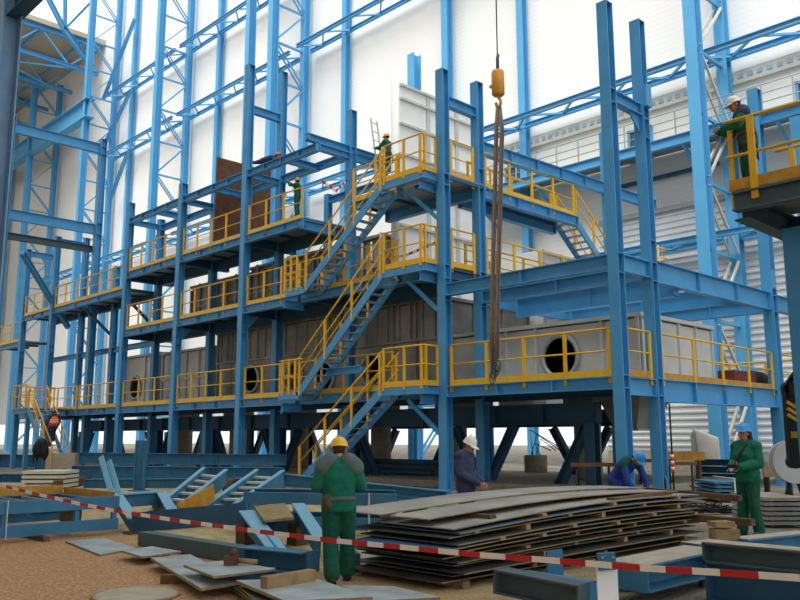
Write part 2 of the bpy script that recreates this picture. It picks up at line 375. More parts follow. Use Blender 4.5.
for k in range(4):
    xa = -95.8-7.9*k; m.bar((xa, 22, 46.5), (xa-7.9, 38, 46.5), .2, .2); m.bar((xa, 38, 46.5), (xa-7.9, 22, 46.5), .2, .2)
tag(m.build('roof_bracing', 'hall'), 'crossed wind bracing hung below the roof trusses', 'bracing')
r = thing('maintenance_bridge', 'grey service bridge hung below the hall roof', 'bridge', (-108, 27, 42))
MB().box((-126, 27, 42.2), (-97, 28.2, 42.6)).build('deck', 'case', r)
for y_ in (27.05, 28.15): MB().bar((-126, y_, 43.6), (-97, y_, 43.6), .1, .1).build('handrail', 'hall', r)
for x_ in (-97.5, -104, -111, -118): MB().bar((x_, 27.6, 42.6), (x_, 27.6, 46.4), .12, .12).build('hanger', 'hall', r)
# catwalk on the right part of the wall
zc = ony(591, 164, 38.6).z
r = thing('wall_catwalk', 'pale blue catwalk with thin railings along the right part of the back wall', 'catwalk', (-15, 38.6, zc))
MB().isec((-34, 38.6, zc), (6, 38.6, zc), .3, .55, .04, .03).build('edge_beam', 'hall', r)
MB().box((-34, 38.6, zc+.28), (6, WY-.05, zc+.34)).build('deck', 'grate', r)
for k, h in enumerate((.7, 1.15, 1.6)): MB().tube([(-34, 38.55, zc+h), (6, 38.55, zc+h)], .03, 6).build('rail', 'galv', r)
for k in range(28):
    x_ = -34+40*k/27; MB().bar((x_, 38.55, zc+.2), (x_, 38.55, zc+1.6), .06, .06).build('post', 'galv', r)
for k in range(9):
    x_ = -33+4.7*k; MB().bar((x_, 38.6, zc-.2), (x_, 40.9, zc-1.6), .14, .14).build('bracket', 'hall', r)
zv = ony(560, 134, 40.9).z
r = thing('vent_strip', 'pale strip with a row of small blue openings above the wall catwalk', 'ventilation strip', (-15, 40.9, zv))
MB().box((-33, 40.8, zv-.35), (6, 40.99, zv+.35)).build('strip', 'cream', r)
for k in range(76): MB().box((-32.7+.5*k, 40.76, zv-.1), (-32.42+.5*k, 40.81, zv+.12)).build('opening', 'strip', r)
MB().tube([(-33, 38.9, zv+.95), (6, 38.9, zv+.95)], .03, 6).build('guide_wire', 'galv', r)
for k, (x_, lab) in enumerate(((-13.2, 'dark wall opening with a blue frame behind the worker on the right platform'), (-22.5, 'dark wall opening left of the cream-braced column at catwalk level'), (-31.5, 'dark wall opening at the left end of the catwalk'))):
    r = thing('wall_hatch', lab, 'wall opening', (x_, 40.9, zc+.3), 'openings above the catwalk')
    MB().box((x_-.65, 40.86, zc+.35), (x_+.65, 40.98, zc+2.1)).build('panel', 'slate', r)
    m = MB()
    for a, c in (((x_-.75, zc+.35), (x_-.6, zc+2.2)), ((x_+.6, zc+.35), (x_+.75, zc+2.2)), ((x_-.75, zc+2.05), (x_+.75, zc+2.2))): m.box((a[0], 40.8, a[1]), (c[0], 40.95, c[1]))
    m.build('frame', 'hall', r)
    MB().bar((x_-.6, 40.84, zc+.5), (x_+.6, 40.84, zc+2), .06, .06).build('brace', 'hall', r)
m = MB(); m.box((-25.4, 40.8, 13.9), (6, 40.93, 14.15)); tag(m.build('flashing_strip', 'galv'), 'bright metal flashing along the top of the ribbed siding', 'flashing')
m = MB(); m.bar((-24.5, 40.7, ony(690, 170, 40.7).z), (-18, 40.7, ony(690, 170, 40.7).z), .2, .2); tag(m.build('wall_rail', 'deep'), 'dark horizontal rail on the pale wall right of the corner frame', 'wall rail')
# ------------------------------------------------------------------ main steel frame
Y0, Y1, Y2 = 19.98, 21.83, 30.5
XS = [-11.93, -18.45, -25.4, -30.5, -36.2, -41.9, -47.2, -51.9, -56.9]
L1, L2, L3, LB = 3.36, 7.42, 10.6, 9.76
def steel_column(x, y, z1, label, group, w=.34, stiff=(), m='blue', z0=0.0, side=(0, 1, 0), brackets=()):
    r = thing('steel_column', label, 'column', (x, y, z0), group)
    MB().isec((x, y, z0), (x, y, z1), w, w, .035, .025, up=side).build('shaft', m, r)
    if z0 == 0:
        MB().box((x-w*.8, y-w*.8, 0), (x+w*.8, y+w*.8, .05)).build('base_plate', m, r)
        for s in (-1, 1):
            b = MB(); b.add([(x+s*w/2, y-.02, .05), (x+s*w*.8, y-.02, .05), (x+s*w/2, y-.02, .6), (x+s*w/2, y+.02, .05), (x+s*w*.8, y+.02, .05), (x+s*w/2, y+.02, .6)],
                            [(0, 1, 2), (5, 4, 3), (0, 3, 4, 1), (1, 4, 5, 2), (2, 5, 3, 0)]); b.build('gusset', m, r)
    for z in stiff: MB().box((x-w*.49, y-w*.49, z-.012), (x+w*.49, y+w*.49, z+.012)).build('stiffener', m, r)
    MB().box((x-w*.5, y-w*.5, z1-.02), (x+w*.5, y+w*.5, z1)).build('cap_plate', m, r)
    for (dx, dy, z) in brackets: MB().box((x+dx-.08, y+dy-.16, z-.35), (x+dx+.08, y+dy+.16, z+.35)).build('bracket', m, r)
    return r
def steel_beam(p0, p1, depth, label, group, w=.26, m='blue', n=0, name='steel_beam', up=ZZ, cat='beam'):
    p0 = V(p0); p1 = V(p1); c = (p0+p1)/2
    r = thing(name, label, cat, (c.x, c.y, min(p0.z, p1.z)-depth/2), group)
    MB().isec(p0, p1, w, depth, .03, .02, up).build('section', m, r)
    d = (p1-p0).normalized()
    for k in range(n):
        q = p0.lerp(p1, (k+1)/(n+1)); MB().bar(q-d*.012, q+d*.012, w*.96, depth-.06, up).build('stiffener', m, r)
    for q, s in ((p0, 1), (p1, -1)): MB().bar(q, q+d*s*.03, w*1.02, depth*1.02, up).build('end_plate', m, r)
    return r
def guard_rail(p0, p1, label, group, n=4, h=1.32, toe=True, m='yellow', drop=.2, pm=None, tm=None):
    p0 = V(p0); p1 = V(p1); d = (p1-p0).normalized(); r = thing('guard_rail', label, 'guard rail', tuple((p0+p1)/2), group)
    MB().tube([p0+ZZ*h, p1+ZZ*h], .033, 8).build('top_rail', m, r)
    MB().tube([p0+ZZ*h*.53, p1+ZZ*h*.53], .025, 8).build('mid_rail', m, r)
    if toe: MB().bar(p0+ZZ*.09, p1+ZZ*.09, .02, .19).build('toe_board', tm or m, r)
    s = V((-d.y, d.x, 0))*.035
    for k in range(n):
        q = p0.lerp(p1, (k+.04)/(n-1+.08) if n > 1 else .5)
        MB().bar(q-ZZ*drop, q+ZZ*(h+.01), .05, .11, up=d).build('post', pm or m, r)
    return r
def deck(x0, x1, y0, y1, z, label, t=.05):
    r = thing('walkway_deck', label, 'walkway deck', ((x0+x1)/2, (y0+y1)/2, z-t), 'grating decks')
    MB().box((x0, y0, z-t), (x1, y1, z)).build('grating', 'grate', r)
    n = max(2, int(abs(x1-x0)/1.4))
    for k in range(n+1):
        x = min(max(x0+(x1-x0)*k/n, min(x0, x1)+.03), max(x0, x1)-.03); MB().box((x-.03, y0, z-t-.12), (x+.03, y1, z-t)).build('bearer', 'deep', r)
    return r
def place(i): return 'at the right-hand corner' if i == 0 else '%s from the right-hand corner' % ORD[i]
# --- columns
tops0 = {0: 14.3, 1: 14.4, 3: 18.7, 4: 14.3, 5: 14.5, 7: 14.39, 8: 14.39}
nm0 = {0: 'tall blue front column at the near right-hand corner of the frame', 1: 'blue front column carrying the stair landings, nearer of the pair by the hoist slings',
       3: 'tallest blue front column, rising past the brown plate beside its twin', 4: 'blue front column left of the brown plate, thin and single',
       5: 'blue front column at the left end of the upper walkway', 7: 'blue front column beside the left-hand stair, second from the far left end', 8: 'last blue front column at the far left end of the walkways'}
for i, z in tops0.items():
    st = [L1-.35, L1, 6.2, 6.75] + ([11.2, 11.6] if i == 0 else [L3, L3-.4, L2, L2-.45])
    br = [(.1, 0, 11.0), (.1, 0, 13.3)] if i == 1 else ()
    steel_column(XS[i], Y0, z, nm0[i], 'front row columns', stiff=st)
tops1 = {0: 14.4, 1: 14.5, 2: 15.5, 3: 18.95, 4: 14.3, 5: 13.9, 6: 12.0, 7: 14.6, 8: 14.6}
nm1 = {0: 'tall blue column just behind the corner column, with a side bracket', 1: 'blue column standing right behind the hoist slings pair, farther of the two',
       2: 'blue column with a free top beside the worker on the ladder, behind the upper stair', 3: 'tall blue column behind the brown plate, twin of the tallest front column',
       4: 'shaded blue column behind the walkways, just left of the brown plate', 5: 'shaded blue column behind the left end of the upper walkway',
       6: 'dark blue column in the open bay between the left stair and the manhole casing', 7: 'blue column behind the left-hand stair, joined to its front neighbour at the top', 8: 'rear blue column at the far left end, joined to the last front column'}
for i, z in tops1.items():
    steel_column(XS[i]-.05 if i == 2 else XS[i], Y1, z, nm1[i], 'second row columns', stiff=[L1, L1-.5, 6.2, 6.75, L2, L3, 11.2], m='blue',
                 brackets=[(.2, 0, 11.9)] if i == 0 else ())
nm2 = {0: 'blue rear column at the right end, behind the worker in the blue helmet', 1: 'blue rear column seen just left of the corner column', 2: 'rear blue column hidden mostly behind the white casing', 3: 'rear blue column behind the grey casings of the middle bays', 4: 'rear blue column behind the left grey casings', 5: 'rear blue column at the left end of the grey casings'}
for i, z in {0: 14.8, 1: 14.9, 2: 10.2, 3: 10.2, 4: 10.2, 5: 10.2}.items():
    steel_column(XS[i], Y2, z, nm2[i], 'rear row columns', stiff=[L1, 6.2, 6.8], w=.4 if i < 2 else .34, brackets=[(.12, 0, 7.4)] if i == 0 else ())
# pairs linked near the top
for i, z, lab in ((0, 11.45, 'short blue link beam with haunch between the two corner columns'), (1, 13.3, 'short blue link beam joining the column pair by the hoist block'),
                  (3, 16.6, 'short blue link beam joining the tallest column pair'), (7, 14.1, 'short link beam joining the column pair behind the left stair'), (8, 14.1, 'short link beam joining the last column pair on the left')):
    steel_beam((XS[i], Y0+.17, z), (XS[i], Y1-.17, z), .36, lab, 'top link beams')
r = thing('haunch_plate', 'blue triangular haunch plate under the link beam of the corner columns', 'haunch', (XS[0], Y1-.4, 10.8))
MB().ext([(-.02, 0), (.02, 0), (.02, .5), (-.02, .5)], (XS[0], Y1-.2, 10.75), (XS[0], Y1-.75, 11.25)).build('plate', 'blue', r)
# --- edge beams, decks and railings along the facade
bays = [(0, 1), (1, 3), (3, 4), (4, 5), (5, 6), (6, 7), (7, 8)]
def bname(k): return 'right-hand corner bay' if k == 0 else 'bay under the switchback stairs' if k == 1 else '%s bay from the right-hand corner' % ORD[k+1]
for k, (a, c) in enumerate(bays):
    xa, xc = XS[a]-.17, XS[c]+.17
    if c == 6: xc = XS[c]
    if a == 6: xa = XS[a]
    steel_beam((xa, Y0, L1-.19), (xc, Y0, L1-.19), .36, 'blue edge beam of the lower walkway in the %s' % bname(k), 'lower walkway edge beams', n=2)
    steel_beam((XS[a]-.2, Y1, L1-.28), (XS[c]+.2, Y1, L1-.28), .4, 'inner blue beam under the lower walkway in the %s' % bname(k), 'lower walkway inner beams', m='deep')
    deck(XS[a]-.02, XS[c]+.02, Y0+.1, Y1+.65 if k else 30.2, L1+.03, 'grey grating deck of the lower walkway in the %s' % bname(k))
    if k == 1:
        guard_rail((-26.3, Y0, L1), (XS[3]+.25, Y0, L1), 'yellow railing of the lower walkway left of the stair foot', 'lower walkway railings', 4)
        guard_rail((-20.9, Y0, L1), (-25.0, Y0, L1), 'yellow railing of the lower walkway seen through the stairs', 'lower walkway railings', 4)
    else:
        guard_rail((XS[a]-.25, Y0-.02, L1), ((XS[c]+.25) if c != 6 else XS[c]+.02, Y0-.02, L1), 'yellow railing of the lower walkway in the %s' % bname(k), 'lower walkway railings', {0: 5, 2: 5, 3: 4, 4: 5, 5: 4, 6: 4}[k])
# cross beams under the lower deck
for i in range(1, 9): steel_beam((XS[i], Y0+.2, L1-.24), (XS[i], Y1-.2, L1-.24), .3, 'short cross beam under the lower walkway at the column pair %s' % place(i), 'lower walkway cross beams', m='deep')
# middle walkway
for k, (a, c) in enumerate(((1, 3), (3, 4), (4, 5))):
    nmk = ('bay behind the stairs', 'bay below the brown plate', 'leftmost bay')[k]
    steel_beam((XS[a]-.17, Y0, L2-.19), (XS[c]+.17, Y0, L2-.19), .36, 'blue edge beam of the middle walkway in the %s' % nmk, 'middle walkway edge beams', n=2)
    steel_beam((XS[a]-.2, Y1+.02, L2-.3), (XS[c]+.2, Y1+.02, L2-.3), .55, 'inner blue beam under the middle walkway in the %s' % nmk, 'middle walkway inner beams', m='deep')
    deck(XS[a]-.02, XS[c]+.02, Y0+.1, Y1+.6, L2+.03, 'grey grating deck of the middle walkway in the %s' % nmk)
    if k == 0:
        guard_rail((-26.4, Y0, L2), (XS[3]+.25, Y0, L2), 'yellow railing of the middle walkway left of the upper stair foot', 'middle walkway railings', 4)
        guard_rail((-20.9, Y0, L2), (-25.0, Y0, L2), 'yellow railing of the middle walkway seen behind the upper stair', 'middle walkway railings', 4)
    else: guard_rail((XS[a]-.25, Y0-.02, L2), (XS[c]+.25, Y0-.02, L2), 'yellow railing of the middle walkway in the %s' % nmk, 'middle walkway railings', 5)
for i in (1, 2, 3, 4, 5):
    steel_beam((XS[i], Y0+.2, L2-.28), (XS[i], Y1+.9, L2-.28), .34, 'cross beam under the middle walkway at the column pair %s' % place(i), 'middle walkway cross beams', m='deep')
# kinked bracket heads below the middle walkway
for x, lab in ((XS[3], 'blue haunched bracket under the middle walkway right of centre'), (XS[4], 'blue haunched bracket under the middle walkway below the brown plate')):
    m = MB(); m.add([(x-.15, Y0+.17, 6.4), (x-.15, Y0+.17, 7.0), (x-.15, Y0+.75, 7.0), (x+.15, Y0+.17, 6.4), (x+.15, Y0+.17, 7.0), (x+.15, Y0+.75, 7.0)], [(0, 1, 2), (5, 4, 3), (0, 3, 4, 1), (1, 4, 5, 2), (2, 5, 3, 0)])
    tag(m.build('haunch_bracket', 'blue'), lab, 'bracket', 'haunched brackets')
# upper walkway
for k, (xa, xc, nmk) in enumerate(((-26.2, XS[3], 'bay with the worker on the stepladder'), (XS[3], XS[4], 'bay in front of the brown plate'), (XS[4], XS[5], 'leftmost bay'))):
    xa_ = xa if k == 0 else xa-.17
    steel_beam((xa_, Y0, L3-.19), (xc+.17, Y0, L3-.19), .36, 'blue edge beam of the upper walkway in the %s' % nmk, 'upper walkway edge beams', n=2)
    steel_beam((xa-.0, Y1+.02, L3-.3), (xc+.2, Y1+.02, L3-.3), .5, 'inner blue beam under the upper walkway in the %s' % nmk, 'upper walkway inner beams', m='deep')
    deck(xa, xc+.02, Y0+.1, Y1+.4, L3+.03, 'grey grating deck of the upper walkway in the %s' % nmk)
    guard_rail((xa_-.08, Y0-.02, L3), (xc+.25, Y0-.02, L3), 'yellow railing of the upper walkway in the %s' % nmk, 'upper walkway railings', 4 if k == 0 else 5)
steel_beam((-26.25, Y0-.1, L3-.3), (-26.25, Y1+.9, L3-.3), .4, 'blue cross beam closing the unfinished end of the upper walkway', 'upper walkway cross beams')
for i in (3, 4, 5):
    steel_beam((XS[i], Y0+.2, L3-.28), (XS[i], Y1+.9, L3-.28), .34, 'cross beam under the upper walkway at the column pair %s' % place(i), 'upper walkway cross beams', m='deep')
steel_beam((-23.2, Y1, L3-.25), (-18.7, Y1, L3-.25), .4, 'blue beam under the upper landing behind the upper stair', 'upper walkway inner beams')
steel_beam((-23.2, Y0, L3-.19), (-20.5, Y0, L3-.19), .3, 'blue edge beam of the short upper deck beside the stair top', 'upper walkway edge beams')
deck(-23.2, -18.3, Y0+.1, Y1+.4, L3+.03, 'grey grating deck at the top of the stairs')
guard_rail((-20.6, Y0+.02, L3), (-23.2, Y0+.02, L3), 'yellow railing at the head of the upper stair, facing the tape', 'upper walkway railings', 3)
# left lower platform of the upper level (open bays on the far left)
for k, (a, c) in enumerate(((5, 7), (7, 8))):
    nmk = ('bay left of the upper walkway', 'last bay on the far left')[k]
    steel_beam((XS[a]-.17, Y0, LB-.19), (XS[c]+.17, Y0, LB-.19), .34, 'blue edge beam of the stepped-down walkway in the %s' % nmk, 'stepped walkway beams', n=2)
    steel_beam((XS[a]-.2, Y1, LB-.25), (XS[c]+.2, Y1, LB-.25), .34, 'inner beam of the stepped-down walkway in the %s' % nmk, 'stepped walkway beams', m='deep')
    deck(XS[a]-.2, XS[c], Y0+.1, Y1+.2, LB+.03, 'grating deck of the stepped-down walkway in the %s' % nmk)
    guard_rail((XS[a]-.22, Y0-.02, LB), (XS[c]+.22, Y0-.02, LB), 'yellow railing of the stepped-down walkway in the %s' % nmk, 'stepped walkway railings', 7 if k == 0 else 4)
    steel_beam((XS[a]-.2, Y1, 6.9), (XS[c]+.2, Y1, 6.9), .3, 'blue tie beam between the columns in the %s' % nmk, 'tie beams')
for x, lab in ((-42.12, 'blue knee brace under the stepped-down walkway, right one'), (-47.42, 'blue knee brace under the stepped-down walkway, left one')):
    m = MB(); m.bar((x, Y0+.05, LB-.45), (x, Y1-.1, LB-1.9), .14, .14); tag(m.build('knee_brace', 'deep'), lab, 'knee brace', 'knee braces')
# --- top beams over the upper walkway
for k, (a, c) in enumerate(((3, 4), (4, 5))):
    steel_beam((XS[a]-.17, Y0, 13.45), (XS[c]+.17, Y0, 13.45), .32, 'blue front top beam, %s' % ('left of the tallest column' if k == 0 else 'at the left end over the upper walkway'), 'top longitudinal beams', n=3)
    steel_beam((XS[a]-.17, Y1, 13.6 if k == 0 else 13.4), (XS[c]+.17, Y1, 13.6 if k == 0 else 13.4), .32, 'blue rear top beam, %s' % ('behind the tallest column and brown plate' if k == 0 else 'at the left end behind the upper walkway'), 'top longitudinal beams')
steel_beam((-25.35, Y0, 13.4), (XS[3]+.17, Y0, 13.45), .32, 'blue front top beam above the worker on the stepladder', 'top longitudinal beams', n=3)
steel_beam((XS[2]-.2, Y1, 13.55), (XS[3]+.17, Y1, 13.6), .32, 'blue rear top beam behind the worker on the stepladder', 'top longitudinal beams')
for x, lab in ((XS[5], 'blue top cross beam at the left end'), (-39.0, 'blue top cross beam in the leftmost upper bay'), (XS[4], 'blue top cross beam at the column left of the brown plate'),
               (-33.4, 'blue top cross beam over the brown plate'), (XS[3], 'blue top cross beam between the tallest columns'), (-27.6, 'blue top cross beam right of the worker on the stepladder'), (-25.45, 'blue top cross beam at the free column beside the ladder')):
    steel_beam((x, Y0+.04, 13.45), (x, Y1-.04, 13.45), .28, lab, 'top cross beams')
q = onz(307, 138, 13.7)
steel_beam((q.x, q.y, 13.75), (q.x, q.y+6, 13.75), .3, 'blue cantilevered top beam pointing forward past the free column', 'top cross beams')
steel_beam((XS[2]-.05, Y1+.18, 13.5), (XS[2]-.05, 25.5, 13.5), .36, 'blue beam running back from the free column behind the ladder', 'rear top beams', n=1)
steel_beam((-24.55, 24.3, 13.0), (-29.85, 24.3, 13.0), .3, 'blue beam low behind the ladder worker', 'rear top beams')
steel_column(-24.4, 24.3, 15.4, 'short blue stub column behind the worker on the ladder', 'rear stub columns', w=.32, z0=10.0)
steel_column(-30.0, 24.3, 13.3, 'low blue stub column behind the stepladder worker', 'rear stub columns', w=.3, z0=10.0)
# --- right-hand bay framing
steel_beam((XS[0]-.17, Y0, 6.55), (XS[1]+.17, Y0, 6.55), .42, 'front blue beam across the right-hand bay at middle level', 'right bay middle beams', n=1)
steel_beam((XS[0]-.17, Y1, 6.5), (XS[1]+.17, Y1, 6.5), .42, 'second blue beam across the right-hand bay, just behind the front one', 'right bay middle beams', n=1)
steel_beam((XS[0]-.1, 23.6, 6.35), (XS[1]+.3, 23.6, 6.35), .75, 'deep blue girder across the right-hand bay over the manhole casing', 'right bay middle beams', w=.3, n=1)
steel_beam((XS[0]-.1, 27.0, 6.4), (XS[1]+.3, 27.0, 6.4), .6, 'blue girder across the middle of the right-hand bay', 'right bay middle beams', w=.3, n=1)
steel_beam((XS[0]-.2, Y2, 6.5), (XS[1]+.2, Y2, 6.5), .6, 'rear blue girder across the right-hand bay', 'right bay middle beams', w=.3, n=2)
steel_beam((XS[0], Y0+.17, 6.52), (XS[0], Y1-.17, 6.52), .5, 'short deep beam between the two corner columns at middle level', 'right side beams', n=0)
steel_beam((XS[0], Y1+.17, 6.52), (XS[0], Y2-.2, 6.58), .66, 'long blue side beam sloping away from the corner columns at middle level', 'right side beams', n=2)
steel_beam((XS[0], Y2+.2, 6.58), (XS[0], 37.0, 6.6), .6, 'blue side beam running on behind the right end column', 'right side beams')
steel_beam((XS[0], Y1+.17, L1-.34), (XS[0], Y2-.2, L1-.3), .66, 'long deep blue side beam under the lower deck at the right end', 'right side beams', n=3)
steel_beam((XS[0], Y0+.17, L1-.28), (XS[0], Y1-.17, L1-.28), .5, 'short beam between the corner columns under the lower deck', 'right side beams')
steel_beam((XS[0], Y2+.2, L1-.3), (XS[0], 33.6, L1-.3), .6, 'last short side beam under the lower deck at the right end', 'right side beams')
steel_beam((XS[1], Y1+.17, 6.5), (XS[1], Y2-.2, 6.5), .5, 'blue beam running back from the hoist slings column at middle level', 'right side beams')
deck(XS[1], XS[0]+.1, 30.2, 33.6, L1+.03, 'grating deck behind the rear columns at the right end')
guard_rail((XS[0]+.04, Y0+.25, L1), (XS[0]+.04, Y1-.25, L1), 'short yellow railing between the two corner columns', 'right side railings', 2, tm='brownyel')
guard_rail((XS[0]+.04, Y1+.3, L1), (XS[0]+.04, Y2-.3, L1), 'long yellow railing along the right side of the lower deck', 'right side railings', 5, tm='brownyel')
guard_rail((XS[0]+.04, Y2+.35, L1), (XS[0]+.04, 33.5, L1), 'yellow railing beyond the right end column', 'right side railings', 3, tm='brownyel')
guard_rail((XS[0]+.0, 33.55, L1), (-18.0, 33.55, L1), 'rear yellow railing of the lower deck at the right end', 'right side railings', 5)
steel_beam((XS[1], Y1+.18, 12.05), (XS[1], Y2-.2, 12.3), .48, 'long blue top beam running back from the hoist slings column', 'right side beams', n=4)
steel_beam((XS[1], Y2+.2, 12.3), (XS[1], 34.5, 12.4), .46, 'end of the long top beam beyond the rear column', 'right side beams')
steel_beam((XS[0]+.2, Y2, 13.6), (-8.0, Y2, 13.6), .5, 'blue portal beam above the right platform worker', 'portal beams')
steel_column(-10.45, Y2, 13.3, 'blue portal post behind the right platform railing', 'portal posts', w=.4)
# knee braces of the stair landings
for z, nmz in ((L1, 'lower'), (L2, 'middle'), (L3, 'upper')):
    m = MB(); m.bar((-19.75, Y0-.42, z-.42), (XS[1]-.15, Y0-.12, z-1.55), .13, .13); tag(m.build('knee_brace', 'blue'), 'blue knee brace under the %s stair landing' % nmz, 'knee brace', 'knee braces')
# --- stair landings and flights
SY0, SY1 = 19.12, 19.9
def landing(z, nmz):
    r = thing('stair_landing', '%s stair landing with yellow railing beside the slings column' % nmz, 'stair landing', (-19.5, SY0, z-.35), 'stair landings')
    MB().box((-20.6, SY0+.03, z-.03), (-18.65, SY1+.08, z+.02)).build('grating', 'grate', r)
    MB().chan((-20.6, SY0, z-.13), (-18.62, SY0, z-.13), .1, .28, flip=-1).build('front_channel', 'blue', r)
    MB().chan((-18.62, SY0, z-.13), (-18.62, SY1, z-.13), .1, .28, flip=1).build('side_channel', 'blue', r)
    MB().isec((-18.8, SY0+.05, z-.43), (-18.8, SY1+.1, z-.43), .16, .3).build('bearer', 'blue', r)
    h = 1.32
    for y_, w_ in ((0, 0),):
        pts = [(-20.55, SY0, z), (-18.62, SY0, z), (-18.62, SY1-.05, z)]
        for nm_, hh, rr in (('top_rail', h, .033), ('mid_rail', h*.53, .025)):
            MB().tube([V(p)+ZZ*hh for p in pts], rr, 8).build(nm_, 'yellow', r)
        MB().bar(V(pts[0])+ZZ*.09, V(pts[1])+ZZ*.09, .02, .19).build('toe_board', 'yellow', r)
        MB().bar(V(pts[1])+ZZ*.09, V(pts[2])+ZZ*.09, .02, .19).build('toe_board', 'yellow', r)
        for px_, py_ in ((-20.5, SY0), (-19.5, SY0), (-18.7, SY0), (-18.62, SY0+.12), (-18.62, SY1-.1)):
            MB().box((px_-.045, py_-.03, z-.1), (px_+.045, py_+.03, z+h)).build('post', 'yellow', r)
    return r
for z, nm_ in ((L1, 'lowest'), (L2, 'middle'), (L3, 'highest')): landing(z, nm_)
def stair(p0, p1, wv, label, cat_group, steps, rail=(1, 1), m='blue', kick=(0.5, .8), rm='yellow', h=1.25, depth=.3):
    p0 = V(p0); p1 = V(p1); wv = V(wv); r = thing('stair_flight', label, 'stairs', tuple((p0+p1)/2 if False else V((p1.x, p1.y, p1.z))), cat_group)
    d = p1-p0; hd = V((d.x, d.y, 0)).normalized()
    for s, a in ((0, V((0, 0, 0))), (1, wv)):
        mm = MB(); mm.bar(p0+a-ZZ*.12, p1+a-ZZ*.12, .05, depth)
        if kick[0]: mm.bar(p0+a-hd*kick[0]-ZZ*.13, p0+a-ZZ*.13+hd*.05, .05, depth*.9)
        if kick[1]: mm.bar(p1+a-hd*.05-ZZ*.13, p1+a+hd*kick[1]-ZZ*.13, .05, depth*.9)
        mm.build('stringer', m, r)
        if rail[s]:
            q = [p0+a-hd*.02+ZZ*h, p1+a+ZZ*h] + ([p1+a+hd*kick[1]+ZZ*h] if kick[1] > .3 else [])
            q2 = [x-ZZ*h*.47 for x in q]
            MB().tube(q, .033, 8).build('handrail', rm, r); MB().tube(q2, .025, 8).build('mid_rail', rm, r)
            for t in (.02, .34, .66, .98):
                c = (p0+a).lerp(p1+a, t); MB().box((c.x-.045, c.y-.03, c.z-.2), (c.x+.045, c.y+.03, c.z+h)).build('post', rm, r)
    for k in range(steps):
        c = p0.lerp(p1, (k+.7)/(steps+.2)); t = MB()
        t.bar(c+wv*.04-hd*.13, c+wv*.04+hd*.13, .001, .04) if False else t.hexa([c+wv*.03-hd*.13-ZZ*.035, c+wv*.97-hd*.13-ZZ*.035, c+wv*.97+hd*.13-ZZ*.035, c+wv*.03+hd*.13-ZZ*.035,
              c+wv*.03-hd*.13, c+wv*.97-hd*.13, c+wv*.97+hd*.13, c+wv*.03+hd*.13])
        t.build('tread', 'galv', r)
    return r
W_ = (0, SY1-SY0, 0)
stair((-20.6, SY0, L3), (-25.0, SY0, L2+.05), W_, 'upper blue stair flight with yellow handrails, topmost of the switchback', 'switchback stair flights', 14, kick=(0, 1.2))
stair((-20.6, SY0, L2), (-25.3, SY0, L1+.05), W_, 'middle blue stair flight of the switchback, above the lowest landing', 'switchback stair flights', 16, kick=(0, 1.2))
stair((-20.6, SY0, L1), (-25.2, SY0, .06), W_, 'lowest blue stair flight, reaching the ground behind the yellow-helmeted worker', 'switchback stair flights', 14, kick=(0, .2))
for z, nmz in ((L2, 'upper'), (L1, 'middle')):
    r = thing('stair_foot_platform', 'small blue platform with gate railing at the foot of the %s stair flight' % nmz, 'platform', (-25.9, SY0, z-.3), 'stair foot platforms')
    MB().box((-26.25, SY0+.03, z-.02), (-25.05, SY1, z+.03)).build('grating', 'grate', r)
    MB().isec((-26.3, SY0-.02, z-.5), (-26.3, SY1+.2, z-.5), .2, .32).build('bearer', 'blue', r)
    for x_ in (-26.25, -25.85, -25.45):
        MB().box((x_-.05, SY0-.05, z-.05), (x_+.05, SY0+.01, z+1.3)).build('post', 'yellow', r)
    MB().tube([(-25.0, SY0-.02, z+1.3), (-26.3, SY0-.02, z+1.3), (-26.3, SY1, z+1.3)], .033, 8).build('top_rail', 'yellow', r)
    MB().tube([(-25.4, SY0-.02, z+.65), (-26.3, SY0-.02, z+.65), (-26.3, SY1, z+.65)], .025, 8).build('mid_rail', 'yellow', r)
    MB().box((-26.32, SY0, z+.03), (-26.28, SY1, z+.2)).build('toe_board', 'yellow', r)
steel_beam((-22.0, SY0+.4, L1+.75), (-23.9, SY0+.4, L1+.75), .26, 'short blue bracket beam behind the middle stair flight', 'stair support beams')
# upper gantry along the white casing and its stair going back down
XG = -18.4
r = deck(-19.5, XG, Y1+.3, 27.9, L3-.02, 'grating deck of the upper gantry behind the hoist slings')
steel_beam((XG, Y1+.18, L3-.24), (XG, 27.9, L3-.22), .4, 'blue edge beam of the upper gantry behind the hoist slings', 'gantry beams', n=2)
steel_beam((-19.5, Y1+.2, L3-.3), (-19.5, 27.9, L3-.3), .5, 'inner blue beam of the upper gantry beside the white casing', 'gantry beams')
guard_rail((XG, Y0+.3, L3), (XG, Y1-.3, L3), 'short yellow railing between the slings column pair at the top level', 'gantry railings', 2)
guard_rail((XG, Y1+.3, L3), (XG, 27.8, L3), 'yellow railing of the upper gantry behind the hoist slings', 'gantry railings', 5)
guard_rail((-19.5, Y1+.6, L3), (-19.5, 27.8, L3), 'inner yellow railing of the upper gantry', 'gantry railings', 5)
stair((XG-.05, 27.9, L3), (XG-.05, 31.9, L2+.05), (-.95, 0, 0), 'rear blue stair flight leading down from the upper gantry to the right', 'gantry stair', 14, kick=(.1, .3), m='blue')
guard_rail((XG, Y0+.3, L2), (XG, Y1-.3, L2), 'short yellow railing between the slings column pair at middle level', 'gantry railings', 2)
deck(-19.6, XG, Y1+.3, 36.5, L2+.02, 'grating deck of the middle gantry behind the right-hand bay')
steel_beam((XG, Y1+.18, L2-.2), (XG, Y2-.25, L2-.2), .34, 'blue edge beam of the middle gantry', 'gantry beams')
guard_rail((XG, Y1+.3, L2), (XG, 30.1, L2), 'yellow railing of the middle gantry seen above the right-hand bay beams', 'gantry railings', 6)
guard_rail((-19.6, Y1+.5, L2), (-19.6, 36.4, L2), 'inner yellow railing of the middle gantry', 'gantry railings', 9)
